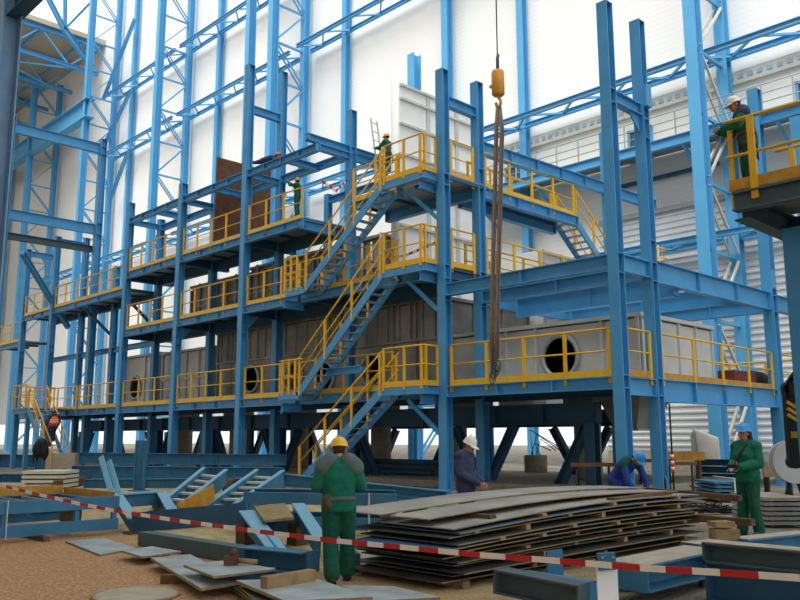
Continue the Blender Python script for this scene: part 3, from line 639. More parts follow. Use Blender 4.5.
r = thing('caged_ladder', 'small yellow caged ladder head behind the corner columns', 'ladder', (-17.6, 32.2, L2))
for dx in (0, .45): MB().tube([(-17.6+dx, 32.2, L1+.05), (-17.6+dx, 32.2, 9.9)], .035, 6).build('side_rail', 'yellow', r)
for k in range(4): MB().tube([(-17.38+.38*math.cos(a), 32.5+.4*math.sin(a), 8.5+.42*k) for a in [2*math.pi*q/16 for q in range(16)]], .03, 6, closed=True).build('hoop', 'yellow', r)
for k in range(16): MB().tube([(-17.6, 32.2, 3.7+.38*k), (-17.15, 32.2, 3.7+.38*k)], .02, 6).build('rung', 'yellow', r)
# --- left portal frame
steel_column(-48.9, Y1-.6, 20.4, 'very tall slim column at the left end, over the walkway railings', 'left portal columns', w=.4, stiff=[14.2, 14.9, 19.4, 19.9])
steel_column(-48.9, 15.6, 20.4, 'left portal column partly hidden by the near dark column', 'left portal columns', w=.5, stiff=[14.9, 19.9])
steel_beam((-48.9, 15.86, 19.75), (-48.9, Y1-.82, 19.75), .62, 'upper blue beam of the left portal frame', 'left portal beams')
steel_beam((-48.9, 15.86, 14.5), (-48.9, Y1-.82, 14.5), .62, 'middle blue beam of the left portal frame', 'left portal beams')
steel_beam((-49.24, 15.6, 13.3), (-49.24, Y1-.5, 13.3), .4, 'grey lower beam of the left portal frame', 'left portal beams', m='slate')
steel_beam((-50.0, 17.2, 12.6), (-53.0, Y1-.4, 8.8), .3, 'blue diagonal brace between the far left columns', 'left portal beams')
# near dark column in the left foreground with its top beam
r = thing('near_column', 'big blue column in the left foreground, cut by the picture edge', 'column', (-21.56, 6.63, 0))
cx, cy = -21.56, 6.63
MB().isec((cx, cy, 0), (cx, cy, 13.6), .62, .5, .04, .03, up=(0, 1, 0)).build('shaft', 'near', r)
MB().box((cx-.45, cy-.45, 0), (cx+.45, cy+.45, .05)).build('base_plate', 'near', r)
for z in (8.6, 9.6): MB().box((cx-.34, cy-.285, z-.3), (cx+.34, cy-.25, z+.3)).build('splice_plate', 'near', r)
steel_beam((-22.4, 6.75, 13.0), (-8.0, 6.75, 13.0), .8, 'dark beam running overhead from the near left column', 'overhead beams', w=.4, m='deep')
steel_beam((-21.45, 3.0, 9.3), (-21.45, 6.5, 9.3), .4, 'dark beam joining the near left column from the left', 'overhead beams', m='deep')
# --- left-hand ground stair
stair((-47.6, 17.3, L1+.05), (-43.8, 17.3, .06), (0, .95, 0), 'left-hand stair to the ground with yellow handrails, climbed by the worker in the orange vest', 'left stair', 14, kick=(.6, .1), m='blue')
r = thing('stair_head_platform', 'small platform with yellow railing at the head of the left-hand stair', 'platform', (-48.4, 17.8, L1-.3))
MB().box((-49.8, 17.2, L1-.03), (-47.62, 19.85, L1+.03)).build('grating', 'grate', r)
MB().isec((-49.8, 17.25, L1-.17), (-47.62, 17.25, L1-.17), .2, .28).build('edge_beam', 'blue', r)
for q in (((-49.75, 17.2), (-47.7, 17.2)), ((-49.75, 17.2), (-49.75, 19.6))):
    a, c = (V((*q[0], L1)), V((*q[1], L1)))
    MB().tube([a+ZZ*1.3, c+ZZ*1.3], .033, 8).build('top_rail', 'yellow', r); MB().tube([a+ZZ*.7, c+ZZ*.7], .025, 8).build('mid_rail', 'yellow', r)
    for t in (.02, .5, .98): k = a.lerp(c, t); MB().box((k.x-.045, k.y-.03, L1), (k.x+.045, k.y+.03, L1+1.3)).build('post', 'yellow', r)
for x_, y_ in ((-49.6, 17.4), (-47.75, 17.4)): MB().isec((x_, y_, 0), (x_, y_, L1-.3), .22, .22).build('leg', 'blue', r)
# --- supports below the lower deck
for row, yy in (('front', 22.6), ('rear', 28.6)):
    for k, (a, c) in enumerate(((0, 1), (1, 2), (2, 3), (3, 4), (4, 5), (5, 6), (6, 7))):
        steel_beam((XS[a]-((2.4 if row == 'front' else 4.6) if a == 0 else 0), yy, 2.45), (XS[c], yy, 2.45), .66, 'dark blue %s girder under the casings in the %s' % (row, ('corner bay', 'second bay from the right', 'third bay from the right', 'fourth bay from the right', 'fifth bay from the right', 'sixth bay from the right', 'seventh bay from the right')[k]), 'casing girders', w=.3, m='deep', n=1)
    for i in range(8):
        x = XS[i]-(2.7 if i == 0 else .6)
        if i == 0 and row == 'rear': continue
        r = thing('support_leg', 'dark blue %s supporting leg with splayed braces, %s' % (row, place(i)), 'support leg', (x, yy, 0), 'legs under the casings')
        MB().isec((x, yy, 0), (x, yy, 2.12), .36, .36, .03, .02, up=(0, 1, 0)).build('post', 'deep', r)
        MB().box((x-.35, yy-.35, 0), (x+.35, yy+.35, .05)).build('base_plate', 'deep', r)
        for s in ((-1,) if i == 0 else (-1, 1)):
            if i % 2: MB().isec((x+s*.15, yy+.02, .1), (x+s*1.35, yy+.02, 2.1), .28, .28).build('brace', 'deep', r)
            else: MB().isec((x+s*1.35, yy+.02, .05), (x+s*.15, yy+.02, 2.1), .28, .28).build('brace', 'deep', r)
# --- grey process casings
def casing(x0, x1, y0, y1, z0, z1, label, mh=(), m='case', ribs=4, rings='galv', pipes=False, side_ribs=3, capm=None, r_=.62, band=True):
    r = thing('process_casing', label, 'casing', ((x0+x1)/2, (y0+y1)/2, z0), 'grey process casings')
    t = .06
    # front wall with round openings cut as real holes
    b = MB(); xs = sorted([x0, x1] + [c[0]-r_*1.25 for c in mh] + [c[0]+r_*1.25 for c in mh])
    segs = list(zip(xs[:-1], xs[1:]))
    for xa, xb in segs:
        hit = [c for c in mh if abs((xa+xb)/2-c[0]) < r_]
        if not hit: b.box((xa, y0, z0), (xb, y0+t, z1)); continue
        cx, cz = hit[0]; n = 32; hv = []
        ring = [(cx+r_*math.cos(2*math.pi*k/n), cz+r_*math.sin(2*math.pi*k/n)) for k in range(n)]
        def outer(a):
            c, s = math.cos(a), math.sin(a); tx = ((xb-cx)/c if c > 1e-6 else (xa-cx)/c if c < -1e-6 else 1e9); tz = ((z1-cz)/s if s > 1e-6 else (z0-cz)/s if s < -1e-6 else 1e9)
            q = min(tx, tz); return (cx+q*c, cz+q*s)
        angs = sorted(set([2*math.pi*k/n for k in range(n)] + [math.atan2(zz-cz, xx-cx) % (2*math.pi) for xx in (xa, xb) for zz in (z0, z1)]))
        for k, a in enumerate(angs):
            a2 = angs[(k+1) % len(angs)]
            i0 = (cx+r_*math.cos(a), cz+r_*math.sin(a)); i1 = (cx+r_*math.cos(a2), cz+r_*math.sin(a2)); o0 = outer(a); o1 = outer(a2)
            b.add([(i0[0], y0, i0[1]), (i1[0], y0, i1[1]), (o1[0], y0, o1[1]), (o0[0], y0, o0[1])], [(0, 1, 2, 3)])
    b.box((x0, y0, z0), (x0+t, y1, z1)); b.box((x1-t, y0, z0), (x1, y1, z1)); b.box((x0, y1-t, z0), (x1, y1, z1)); b.box((x0, y0, z1-t), (x1, y1, z1)); b.box((x0, y0, z0), (x1, y1, z0+t))
    b.build('shell', m, r)
    if mh: MB().box((x0+.2, y0+1.4, z0+.1), (x1-.2, y0+1.5, z1-.1)).build('interior_shade', 'dark', r)  # near-black sheet painting the shade seen inside the manholes
    for cx, cz in mh:
        q = MB(); n = 36
        q.tube([(cx+(r_+.03)*math.cos(2*math.pi*k/n), y0-.05, cz+(r_+.03)*math.sin(2*math.pi*k/n)) for k in range(n)], .085, 8, closed=True); q.build('manhole_ring', rings, r)
    bx = (x1-x0)
    for k in range(ribs+1):
        x = x0+.05+(bx-.1)*k/ribs
        if any(abs(x-c[0]) < r_+.12 for c in mh): continue
        if pipes: MB().tube([(x, y0-.09, z0+.05), (x, y0-.09, z1-.15+.3*(k % 2))], .07, 8).build('stiffener_pipe', 'galv', r)
        else: MB().bar((x, y0-.05, z0), (x, y0-.05, z1), .10, .08, up=(0, 1, 0)).build('rib', m, r)
    for k in range(side_ribs+1):
        y = y0+.05+(y1-y0-.1)*k/side_ribs; MB().box((x1, y-.04, z0), (x1+.07, y+.04, z1)).build('rib', m, r)
    MB().box((x0-.06, y0-.14, z1-.02), (x1+.14, y1, z1+.1)).build('top_flange', capm or m, r)
    if mh and z1-z0 > 3:
        MB().box((x0-.02, y0-.12, z0+1.95), (x1+.02, y0, z0+2.05)).build('ledge', m, r)
        for k in range(2*ribs): q_ = x0+(x1-x0)*(k+.5)/(2*ribs); MB().box((q_-.04, y0-.07, z0+2.05), (q_+.04, y0, z1)).build('upper_rib', m, r)
    if band and not mh: MB().box((x0, y0-.08, (z0+z1)/2-.05), (x1, y0, (z0+z1)/2+.05)).build('band', m, r)
    return r
Z1 = L1+.06
casing(-20.5, -12.75, 22.55, 27.3, Z1, 5.35, 'long grey casing with one big round manhole on the right-hand lower deck', [(-15.65, 4.3)], m='case2', ribs=6, side_ribs=4, r_=.66)
casing(-26.2, -21.0, 22.55, 28, Z1, 6.9, 'grey casing with a manhole behind the lower stair flights', [(-24.8, 4.4)], ribs=4)
casing(-31.2, -26.45, 22.55, 28, Z1, 6.9, 'dark grey casing with a manhole left of the stair foot platform', [(-30.1, 4.4), (-27.9, 4.3)], ribs=3)
casing(-36.6, -31.45, 22.55, 28, Z1, 6.9, 'tall grey casing with a manhole below the brown plate', [(-33.5, 4.5)], ribs=4)
casing(-42.3, -37.0, 22.55, 28, Z1, 6.3, 'plain grey casing with a mid-height band, second from the left', (), m='case2', ribs=4)
casing(-47.6, -42.6, 22.55, 28, Z1, 6.4, 'leftmost grey casing with a round manhole', [(-45.4, 4.6)], m='case2', ribs=3)
Z2 = L2+.06
casing(-28.4, -24.2, 22.55, 26, Z2, 9.9, 'grey duct with upright pipes behind the upper stair foot', (), ribs=7, pipes=True)
casing(-33.8, -28.7, 22.55, 26, Z2, 9.9, 'grey duct with upright pipes on the middle walkway, right of the brown plate', (), ribs=8, pipes=True)
casing(-39.4, -34.1, 22.55, 26, Z2, 9.7, 'leftmost grey duct with upright pipes on the middle walkway', (), ribs=6, pipes=True)
r = thing('white_casing', 'tall white ribbed casing wall rising behind the stair landings', 'casing wall', (-23.2, 24.6, 5.3))
MB().box((-23.5, 22.5, L1+.06), (-23.2, 27.4, 16.3)).build('panel', 'white', r) if False else MB().box((-23.5, 28.05, L1+.06), (-23.2, 28.2, 5)).box((-23.5, 22.5, 7.0), (-23.2, 27.4, 16.2)).build('panel', 'white', r)
MB().tube([(-23.35, 22.4, 7.0), (-23.35, 22.4, 16.6)], .17, 10).build('corner_pipe', 'white', r)
for z in (8.6, 10.2, 11.8, 13.2, 14.5, 15.6, 16.2): MB().box((-23.2, 22.5, z-.05), (-23.08, 27.4, z+.05)).build('rib', 'case2', r)
for y in (24.2, 26.0, 27.3): MB().box((-23.2, y-.1, 7.0), (-23.14, y+.1, 16.2)).build('seam_strip', 'case2', r)
r = thing('white_duct', 'white ribbed duct end beside the casing wall, just behind the slings column', 'duct', (-20.6, 28.6, L1+.06))
MB().box((-22.9, 28.2, 2.79), (-20.4, 31, 9.6)).build('panel', 'white', r)
for z in (5.2, 6.8, 8.4, 9.5): MB().box((-20.4, 28.2, z-.05), (-20.3, 31, z+.05)).build('rib', 'case2', r)
for y in (28.25, 29.6, 30.9): MB().box((-20.4, y-.06, L1+.06), (-20.32, y+.06, 9.6)).build('rib', 'case2', r)
r = thing('brown_plate', 'big rusty brown steel plate standing upright on the upper walkway', 'steel plate', (-33.9, 22.0, L3+.03))
MB().box((-33.95, 20.45, L3+.04), (-33.85, 23.6, 15.25)).build('plate', 'rust', r); 
for q in (20.47, 23.56): MB().box((-33.85, q-.04, L3+.04), (-33.8, q+.04, 15.25)).build('edge_strip', 'rust', r)
q = onx(742, 380, -12.5); q = V((-12.7, q.y+.2, L1+.03))
r = thing('gearbox', 'red-brown primed gearbox lying on the right end of the lower deck', 'gearbox', tuple(q))
MB().box((q.x-.3, q.y-1.0, q.z), (q.x+.3, q.y+.75, q.z+.6)).build('housing', 'brick', r); MB().box((q.x-.36, q.y-1.05, q.z), (q.x+.36, q.y+.8, q.z+.06)).build('flange', 'brick', r)
r = thing('electric_motor', 'black electric motor beside the red-brown gearbox', 'motor', (q.x, q.y+1.5, q.z))
MB().lathe([(.02, -.5), (.3, -.48), (.33, -.35), (.33, .4), (.25, .48), (.02, .5)], (q.x, q.y+1.45, q.z+.37), (0, 1, 0), 20).build('housing', 'black', r)
for dy in (-.3, .3): MB().box((q.x-.3, q.y+1.45+dy-.05, q.z), (q.x+.3, q.y+1.45+dy+.05, q.z+.1)).build('foot', 'black', r)
r = thing('hopper', 'grey sheet hopper hanging under the right-hand lower deck', 'hopper', (-14.2, 24.5, 2.0))
m = MB(); m.hexa([(-14.6, 23.9, 1.95), (-13.8, 23.9, 1.95), (-13.8, 25.0, 1.95), (-14.6, 25.0, 1.95), (-15.0, 23.4, 3.2), (-13.3, 23.4, 3.2), (-13.3, 25.6, 3.2), (-15.0, 25.6, 3.2)]); m.build('shell', 'case', r)
MB().box((-14.7, 23.8, 1.9), (-13.7, 25.1, 1.96)).build('outlet_flange', 'galv', r)
# red and white tape across the gap in the upper walkway
def tape(pts, w, label, seg, name='barrier_tape', t=.004):
    b = MB(); pts = [V(p) for p in pts]; out = [pts[0]]
    L = 0; mi = 0
    dense = []
    for a, c in zip(pts[:-1], pts[1:]):
        n = max(1, int((c-a).length/seg+.5)); dense += [a.lerp(c, k/n) for k in range(n)]
    dense.append(pts[-1])
    for k, (a, c) in enumerate(zip(dense[:-1], dense[1:])): b.bar(a, c, t, w, mi=k % 2)
    o = b.build(name, ['red', 'wht']); return tag(o, label, 'barrier tape')
tape([ony(322, 181, Y0+.4), ony(336, 191, Y0+.4), ony(347, 180, Y1-.25)], .12, 'short red and white tape tied across the gap in the upper walkway', .25)
tape([(-23.0, Y0+.04, L2+.72), (-20.5, Y0+.2, L2+.7), (-18.6, Y0+.16, L2+.95)], .1, 'thin red and white tape behind the middle landing railing', .2)
# crane hook block with slings
hx = fd(498, 84, 24.0)
zt, zb = fd(498, 71, 24).z, fd(498, 96, 24).z
r = thing('crane_hook_block', 'orange crane hook block hanging on a thin cable above the slings', 'hook block', (hx.x, hx.y, zb))
MB().lathe([(.02, zb), (.16, zb+.01), (.2, zb+.06), (.2, zt-.06), (.17, zt), (.02, zt+.01)], (hx.x, hx.y, 0), ZZ, 24).build('body', 'orange', r)
MB().tube([(hx.x, hx.y, zt), (hx.x, hx.y, zt+.4), (hx.x+.03, hx.y, zt+.55)], .05, 8).build('socket', 'wire', r)
MB().tube([(hx.x, hx.y, zt+.3), (hx.x, hx.y, 60)], .022, 6).build('cable', 'wire', r)
MB().box((hx.x-.32, hx.y-.04, (zt+zb)/2-.06), (hx.x-.18, hx.y+.04, (zt+zb)/2+.02)).build('lug', 'orange', r)
MB().tube([(hx.x+.09*math.sin(a), hx.y, zb-.22+.14*math.cos(a)) for a in [math.radians(k) for k in range(0, 300, 20)]], .045, 8).build('hook', 'orange', r)
for k, (dx, dy) in enumerate(((-.11, 0), (-.04, .05), (.05, -.04), (.13, .02))):
    r = thing('lifting_sling', '%s strand of the brown slings hanging from the orange hook block' % ('leftmost', 'inner left', 'inner right', 'rightmost')[k], 'sling', (hx.x+dx, hx.y+dy, 3.3), 'slings on the crane hook')
    e = fd(495, 383-4*k, 24.0); tp = V((hx.x, hx.y, zb-.3))
    sd = R0
    MB().tube([tp+sd*dx*.4, tp-ZZ*.8+sd*dx+F0*dy, V((e.x, e.y, e.z+1.5))+sd*dx*1.0+F0*dy, V((e.x, e.y, e.z+.35))+sd*dx*.7+F0*dy], .036, 8).build('rope', 'sling', r)
    c = V((e.x, e.y, e.z+.15))+sd*dx*.7+F0*dy
    MB().tube([c+sd*.07*math.cos(a)+ZZ*.17*math.sin(a) for a in [2*math.pi*q/14 for q in range(14)]], .026, 6, closed=True).build('shackle', 'wire', r)
# --- right foreground work platform
pc = fd(733, 200, 14.3); PZ = 6.05; PX, PY = pc.x, pc.y
r = thing('work_platform', 'steel work platform jutting in from the right with yellow railing, under the white-helmeted worker', 'platform', (PX+2, PY+1, PZ-.6))
MB().box((PX, PY, PZ-.05), (PX+5, PY+2.2, PZ)).build('deck', 'grate', r)
MB().isec((PX+.02, PY, PZ-.22), (PX+5, PY, PZ-.22), .22, .34).build('front_beam', 'slate', r)
MB().isec((PX+.1, PY+.12, PZ-.3), (PX+.1, PY+3.6, PZ-.3), .3, .44).build('end_beam', 'slate', r)
MB().isec((PX+2.3, PY+.1, PZ-.42), (PX+2.3, PY+3.6, PZ-.42), .3, .6).build('cross_beam', 'deep', r)
MB().isec((PX+.1, PY+2.3, PZ-.36), (PX+5, PY+2.3, PZ-.36), .24, .5).build('rear_beam', 'deep', r)
MB().bar((PX-.05, PY-.02, PZ+.1), (PX+5, PY-.02, PZ+.1), .02, .2).build('toe_board', 'brownyel', r)
ht = 1.31
MB().tube([(PX-.1, PY+.65, PZ+ht), (PX-.08, PY, PZ+ht), (PX+5, PY-.05, PZ+ht)], .036, 8).build('top_rail', 'yellow', r)
MB().tube([(PX-.1, PY+.3, PZ+.64), (PX-.08, PY, PZ+.64), (PX+5, PY-.05, PZ+.64)], .03, 8).build('mid_rail', 'yellow', r)
for x_ in (PX+.42, PX+1.9, PX+3.4): MB().box((x_-.06, PY-.07, PZ-.22), (x_+.06, PY-.03, PZ+ht)).build('post', 'yellow', r)
MB().box((PX-.09, PY+.15, PZ-.3), (PX-.03, PY+.25, PZ+ht)).build('post', 'yellow', r)
MB().tube([(PX-.02, PY+2.2, PZ+ht), (PX+5, PY+2.2, PZ+ht)], .036, 8).build('rear_rail', 'yellow', r)
MB().tube([(PX+.0, PY+2.2, PZ+.56), (PX+5, PY+2.2, PZ+.56)], .03, 8).build('rear_mid_rail', 'yellow', r)
for x_ in (PX+.3, PX+1.6, PX+3): MB().box((x_-.05, PY+2.17, PZ), (x_+.05, PY+2.23, PZ+ht)).build('post', 'yellow', r)
rc = fd(802, 320, 14.9)
steel_column(rc.x, rc.y, PZ-.52, 'dark blue column at the right picture edge carrying the work platform', 'platform columns', w=.34)

b = MB(); b.box((-49, 21.2, 0), (-13.2, 30.5, .22)); o = struct('trim_2', b, 'conc')
for k in range(7):
    a = V((-29.5+.4*k, 23.4+.32*(k % 3), .34+.2*(k//3))); m = MB(); m.tube([a, a+V((7.0-.3*k, 0, 0))], .11, 12)
    tag(m.build('steel_pipe', 'slate' if k % 2 else 'deep'), ('lowest front', 'lowest middle', 'lowest rear', 'second-layer front', 'second-layer middle', 'second-layer rear', 'topmost')[k]+' pipe of the dark bundle on the slab under the lowest stair', 'pipe', 'dark pipe bundle')

for k, (x, lab) in enumerate(((-16.6, 'under the manhole casing at the right'), (-22.9, 'under the lowest stair landing'), (-27.4, 'just left of the lowest stair flight'), (-28.9, 'second to the left of the lowest stair flight'), (-33.4, 'below the manhole left of the stairs'), (-38.9, 'below the plain casing second from the left'), (-44.6, 'below the leftmost casing'))):
    r = thing('concrete_pillar', 'brownish concrete pillar on the slab '+lab, 'pillar', (x, 25.4, .22), 'concrete pillars under the casings')
    MB().lathe([(.03, .221), (.46, .221), (.46, 2.9), (.03, 2.9)], (x, 25.4, 0), ZZ, 20).build('shaft', 'conc', r); MB().box((x-.6, 24.8, 2.9), (x+.6, 26.0, 3.22)).build('head', 'conc', r)

zl_ = 8.15
steel_beam((-57.2, Y0, zl_-.2), (-62.5, Y0, zl_-.2), .34, 'blue beam of the little platform at the far left picture edge', 'far left platform')
deck(-57.2, -62.5, Y0+.1, Y1, zl_+.03, 'grating of the little platform at the far left picture edge')
guard_rail((-57.3, Y0-.02, zl_), (-62.4, Y0-.02, zl_), 'yellow railing of the little platform at the far left picture edge', 'far left platform', 4)
steel_column(-62.4, Y0+.2, zl_-.4, 'blue column carrying the little platform at the far left picture edge', 'far left platform columns')
steel_column(-57.4, 15.8, L1+2.2, 'short blue column with haunch beside the near left column, below the platforms', 'far left platform columns')
# ------------------------------------------------------------------ things lying on the ground
def bar_thing(name, p0, p1, w, h, label, cat, group=None, m='dusty', up=ZZ, kind_='bar', ends=True, stiff=0):
    p0 = V(p0); p1 = V(p1); c = (p0+p1)/2
    r = thing(name, label, cat, (c.x, c.y, min(p0.z, p1.z)-h/2), group)
    if name == 'big_beam': MB().bar(p0+ZZ*(h/2+.004), p1+ZZ*(h/2+.004), w*.98, .008).build('dusty_top', 'conc', r)
    b = MB()
    if kind_ == 'bar': b.bar(p0, p1, w, h, up)
    elif kind_ == 'I': b.isec(p0, p1, w, h, .02, .015, up)
    else: b.chan(p0, p1, w, h, .018, up, flip=1 if kind_ == 'C' else -1)
    b.build('section', m, r)
    d = (p1-p0).normalized()
    if ends and kind_ != 'bar':
        for q, s in ((p0, 1), (p1, -1)): MB().bar(q-d*s*.001, q+d*s*.02, w, h, up).build('end_plate', m, r)
    for k in range(stiff):
        q = p0.lerp(p1, (k+1)/(stiff+1)); MB().bar(q-d*.01, q+d*.01, w*.95, h-.05, up).build('stiffener', m, r)
    return r
def timber(p0, p1, w, h, label, group='timber packing', m='timber'):
    p0 = V(p0); p1 = V(p1); b = MB(); b.bar(p0, p1, w, h); o = b.build('timber_block', m); return tag(o, label, 'timber', group)
def plate_thing(name, corners, t, label, cat, group=None, m='sheetb', edge='edge'):
    c = [V(p) for p in corners]; cc = sum(c, V())/4
    r = thing(name, label, cat, tuple(cc), group)
    b = MB(); b.hexa([p for p in c] + [p+ZZ*t for p in c]); b.build('sheet', m, r)
    e = MB()
    for a, q in zip(c, c[1:]+c[:1]):
        n_ = (q-a).cross(ZZ).normalized(); e.hexa([a-ZZ*.001, q-ZZ*.001, q+n_*.006-ZZ*.001, a+n_*.006-ZZ*.001, a+ZZ*(t-.002), q+ZZ*(t-.002), q+n_*.006+ZZ*(t-.002), a+n_*.006+ZZ*(t-.002)])
    e.build('edge_strip', edge, r)
    return r
# welded walkway frame with yellow toe boards, left foreground
r = thing('gangway_section', 'blue welded walkway frame with yellow toe boards lying in the left foreground', 'steel frame', (-15.6, 4.6, .06))
xa, xb, ya, yb = -14.4, -16.9, 1.6, 6.95
for nm_, x_, z_, h_ in (('side_rail', xa, .56, .2), ('side_rail', xa, .18, .19), ('side_rail', xb, .5, .2), ('side_rail', xb, .18, .19)):
    MB().chan((x_, ya, z_), (x_, yb, z_), .1, h_, .015, flip=-1 if x_ == xa else 1).build(nm_, 'dusty', r)
for y_ in (2.2, 3.6, 5.0, 6.2, 6.88): MB().box((xa-.1, y_-.04, .09), (xa-.02, y_+.04, .62)).build('stub', 'dusty', r)
for y_ in (ya+.1, 3.9, 5.4, yb-.08): MB().isec((xa-.1, y_, .5), (xb+.1, y_, .5), .1, .18).build('cross_member', 'dusty', r)
for y_ in (5.7, 6.1, 6.5): MB().bar((xa-.15, y_, .56), (xb+.15, y_, .56), .03, .06).build('grating_bar', 'galv', r)
MB().bar((xb-.03, ya, .66), (xb-.03, yb, .66), .02, .2).build('toe_board', 'brownyel', r)
MB().bar((xb, yb+.02, .62), (xa-.25, yb+.02, .62), .02, .2).build('toe_board', 'brownyel', r)
MB().bar((xa+.012, 5.02, .06), (xa+.012, 5.02, .69), .012, .05, up=(1, 0, 0)).build('white_strap', 'strap', r)
timber((xa-.3, 6.3, .34), (xa-.75, 6.3, .34), .2, .24, 'brown timber block wedged inside the left foreground frame', m='timberd')
for k, y_ in enumerate((3.2, 5.6)): timber((xa+.25, y_, .04), (xa-2.6, y_, .04), .1, .08, ('old timber bearer under the left foreground frame, nearer the picture edge', 'old timber bearer under the right end of the left foreground frame')[k], m='timberd')
# second welded frame behind the yellow-helmeted worker
A, B_ = fd(243, 505, 15.2), fd(396, 511, 14.6)
r = thing('gangway_section', 'blue welded walkway frame lying behind the yellow-helmeted worker', 'steel frame', (A.x, A.y, 0))
for z_, h_ in ((.62, .2), (.2, .2)): MB().chan((A.x, A.y, z_), (B_.x, B_.y, z_), .1, h_, .015, flip=-1).build('side_rail', 'dusty', r)
off = F0*1.2
for z_, h_ in ((.62, .2), (.2, .2)): MB().chan(V((A.x, A.y, z_))+off, V((B_.x, B_.y, z_))+off, .1, h_, .015, flip=1).build('side_rail', 'dusty', r)
for t in (.02, .35, .68, .98):
    q = A.lerp(B_, t); MB().bar((q.x, q.y, .3), V((q.x, q.y, .3))+off, .08, .5).build('cross_member', 'dusty', r)
q = A.lerp(B_, .83)-F0*.02; MB().bar((q.x, q.y, .06), (q.x, q.y, .74), .04, .012).build('white_strap', 'strap', r)
q = A.lerp(B_, .93); timber((q.x, q.y, .41), V((q.x, q.y, .41))+off*.4, .16, .18, 'brown timber block in the frame behind the yellow-helmeted worker', m='timberd')
# slab stack, post stubs
for k in range(4):
    c = fd(42, 490, 28.4)
    r = thing('white_slab', ('lowest', 'second lowest', 'second highest', 'topmost')[k]+' white slab of the small stack behind the left foreground frame', 'slab', (c.x, c.y, .02+.15*k), 'white slabs on the left')
    a = c-R0*.72; e = c+R0*.72; z = .05+.15*k
    MB().hexa([a+ZZ*(z-c.z), e+ZZ*(z-c.z), e+F0*1.3+ZZ*(z-c.z), a+F0*1.3+ZZ*(z-c.z), a+ZZ*(z+.1-c.z), e+ZZ*(z+.1-c.z), e+F0*1.3+ZZ*(z+.1-c.z), a+F0*1.3+ZZ*(z+.1-c.z)]).build('slab', 'cream', r)
    for s in (-.6, .6): MB().bar(c+R0*s+F0*.1+ZZ*(z-.025-c.z), c+R0*s+F0*1.2+ZZ*(z-.025-c.z), .08, .05).build('spacer', 'timberd', r)
c = onz(39, 477); r = thing('post_stub', 'short blue steel post with a black cover on top, left of the slab stack', 'post', (c.x, c.y, 0))
MB().isec((c.x, c.y, 0), (c.x, c.y, 1.6), .34, .34, .03, .02, up=R0).build('shaft', 'dusty', r)
m = MB(); m.ell((c.x, c.y, 1.42), .27, .27, .3); m.ell((c.x+.14, c.y+.1, 1.1), .2, .2, .4); m.ell((c.x-.2, c.y-.12, .98), .17, .16, .5); m.ell((c.x+.05, c.y-.2, 1.2), .15, .2, .35); m.build('cover', 'black', r, remesh=.05, smooth=3)
c = onz(139, 491); r = thing('post_stub', 'slim blue steel post standing behind the lying stair flights', 'post', (c.x, c.y, 0))
MB().isec((c.x, c.y, 0), (c.x, c.y, 1.62), .3, .3, .03, .02, up=R0).build('shaft', 'dusty', r); MB().box((c.x-.25, c.y-.25, 0), (c.x+.25, c.y+.25, .03)).build('base_plate', 'dusty', r)
# two leaning flat bars
for (xa_, ya_, xb_, yb_, lab) in ((101, 457, 111, 491, 'left one of two pale blue flat bars leaning behind the yellow toe board'), (109, 461, 118, 491, 'right one of two pale blue flat bars leaning behind the yellow toe board')):
    t = fd(xa_, ya_, 22.6); q = fd(xb_, yb_, 21.6); e = q+(q-t).normalized()*((q.z-.05)/abs((q-t).normalized().z))
    bar_thing('leaning_bar', t, e, .14, .05, lab, 'steel bar', 'leaning bars', m='pale', up=F0)
# long beams stacked behind
for (x0, y0_, x1, y1_, F_, h, lab) in ((80, 458, 286, 460, 33, .42, 'upper one of the long blue beams stacked in front of the left columns'), (73, 472, 284, 474, 31, .46, 'middle one of the long blue beams stacked in front of the left columns'),
                                     (85, 485, 262, 484, 29, .4, 'lowest one of the long blue beams stacked in front of the left columns')):
    a, e = fd(x0, y0_, F_), fd(x1, y1_, F_)
    bar_thing('stacked_beam', a, e, .3, h, lab, 'steel beam', 'long beams in front of the left columns', kind_='I', stiff=2)
for k, (x_, lab) in enumerate(((110, 'left timber bearer between the long blue beams'), (255, 'right timber bearer between the long blue beams'))):
    a = fd(x_, 490, 33.4); timber((a.x, a.y, .15), V((a.x, a.y, .15))-F0*5.2, .25, .28, lab, m='timberd')
a, e = fd(362, 487, 22), fd(449, 496, 21); bar_thing('stacked_beam', a, e, .3, .24, 'blue beam lying between the yellow-helmeted worker and the man in navy', 'steel beam', kind_='I')
a, e = fd(285, 480, 24), fd(440, 497, 22.6); bar_thing('stacked_beam', a, e, .3, .35, 'long blue beam lying behind the yellow-helmeted worker toward the columns', 'steel beam', kind_='I')
a, e = fd(0, 461, 50), fd(62, 462, 50); bar_thing('stacked_beam', a, e, .3, .8, 'blue beam lying at the far left behind the slab stack', 'steel beam', kind_='I')
a, e = fd(44, 463, 44), fd(78, 463, 44); bar_thing('concrete_kerb', a, e, .8, 1.02, 'pale concrete block behind the slab stack', 'concrete block', m='conc')
a, e = fd(0, 478, 30), fd(30, 478, 30); bar_thing('stacked_beam', a, e, .4, .3, 'low blue beam left of the slab stack', 'steel beam', kind_='I')
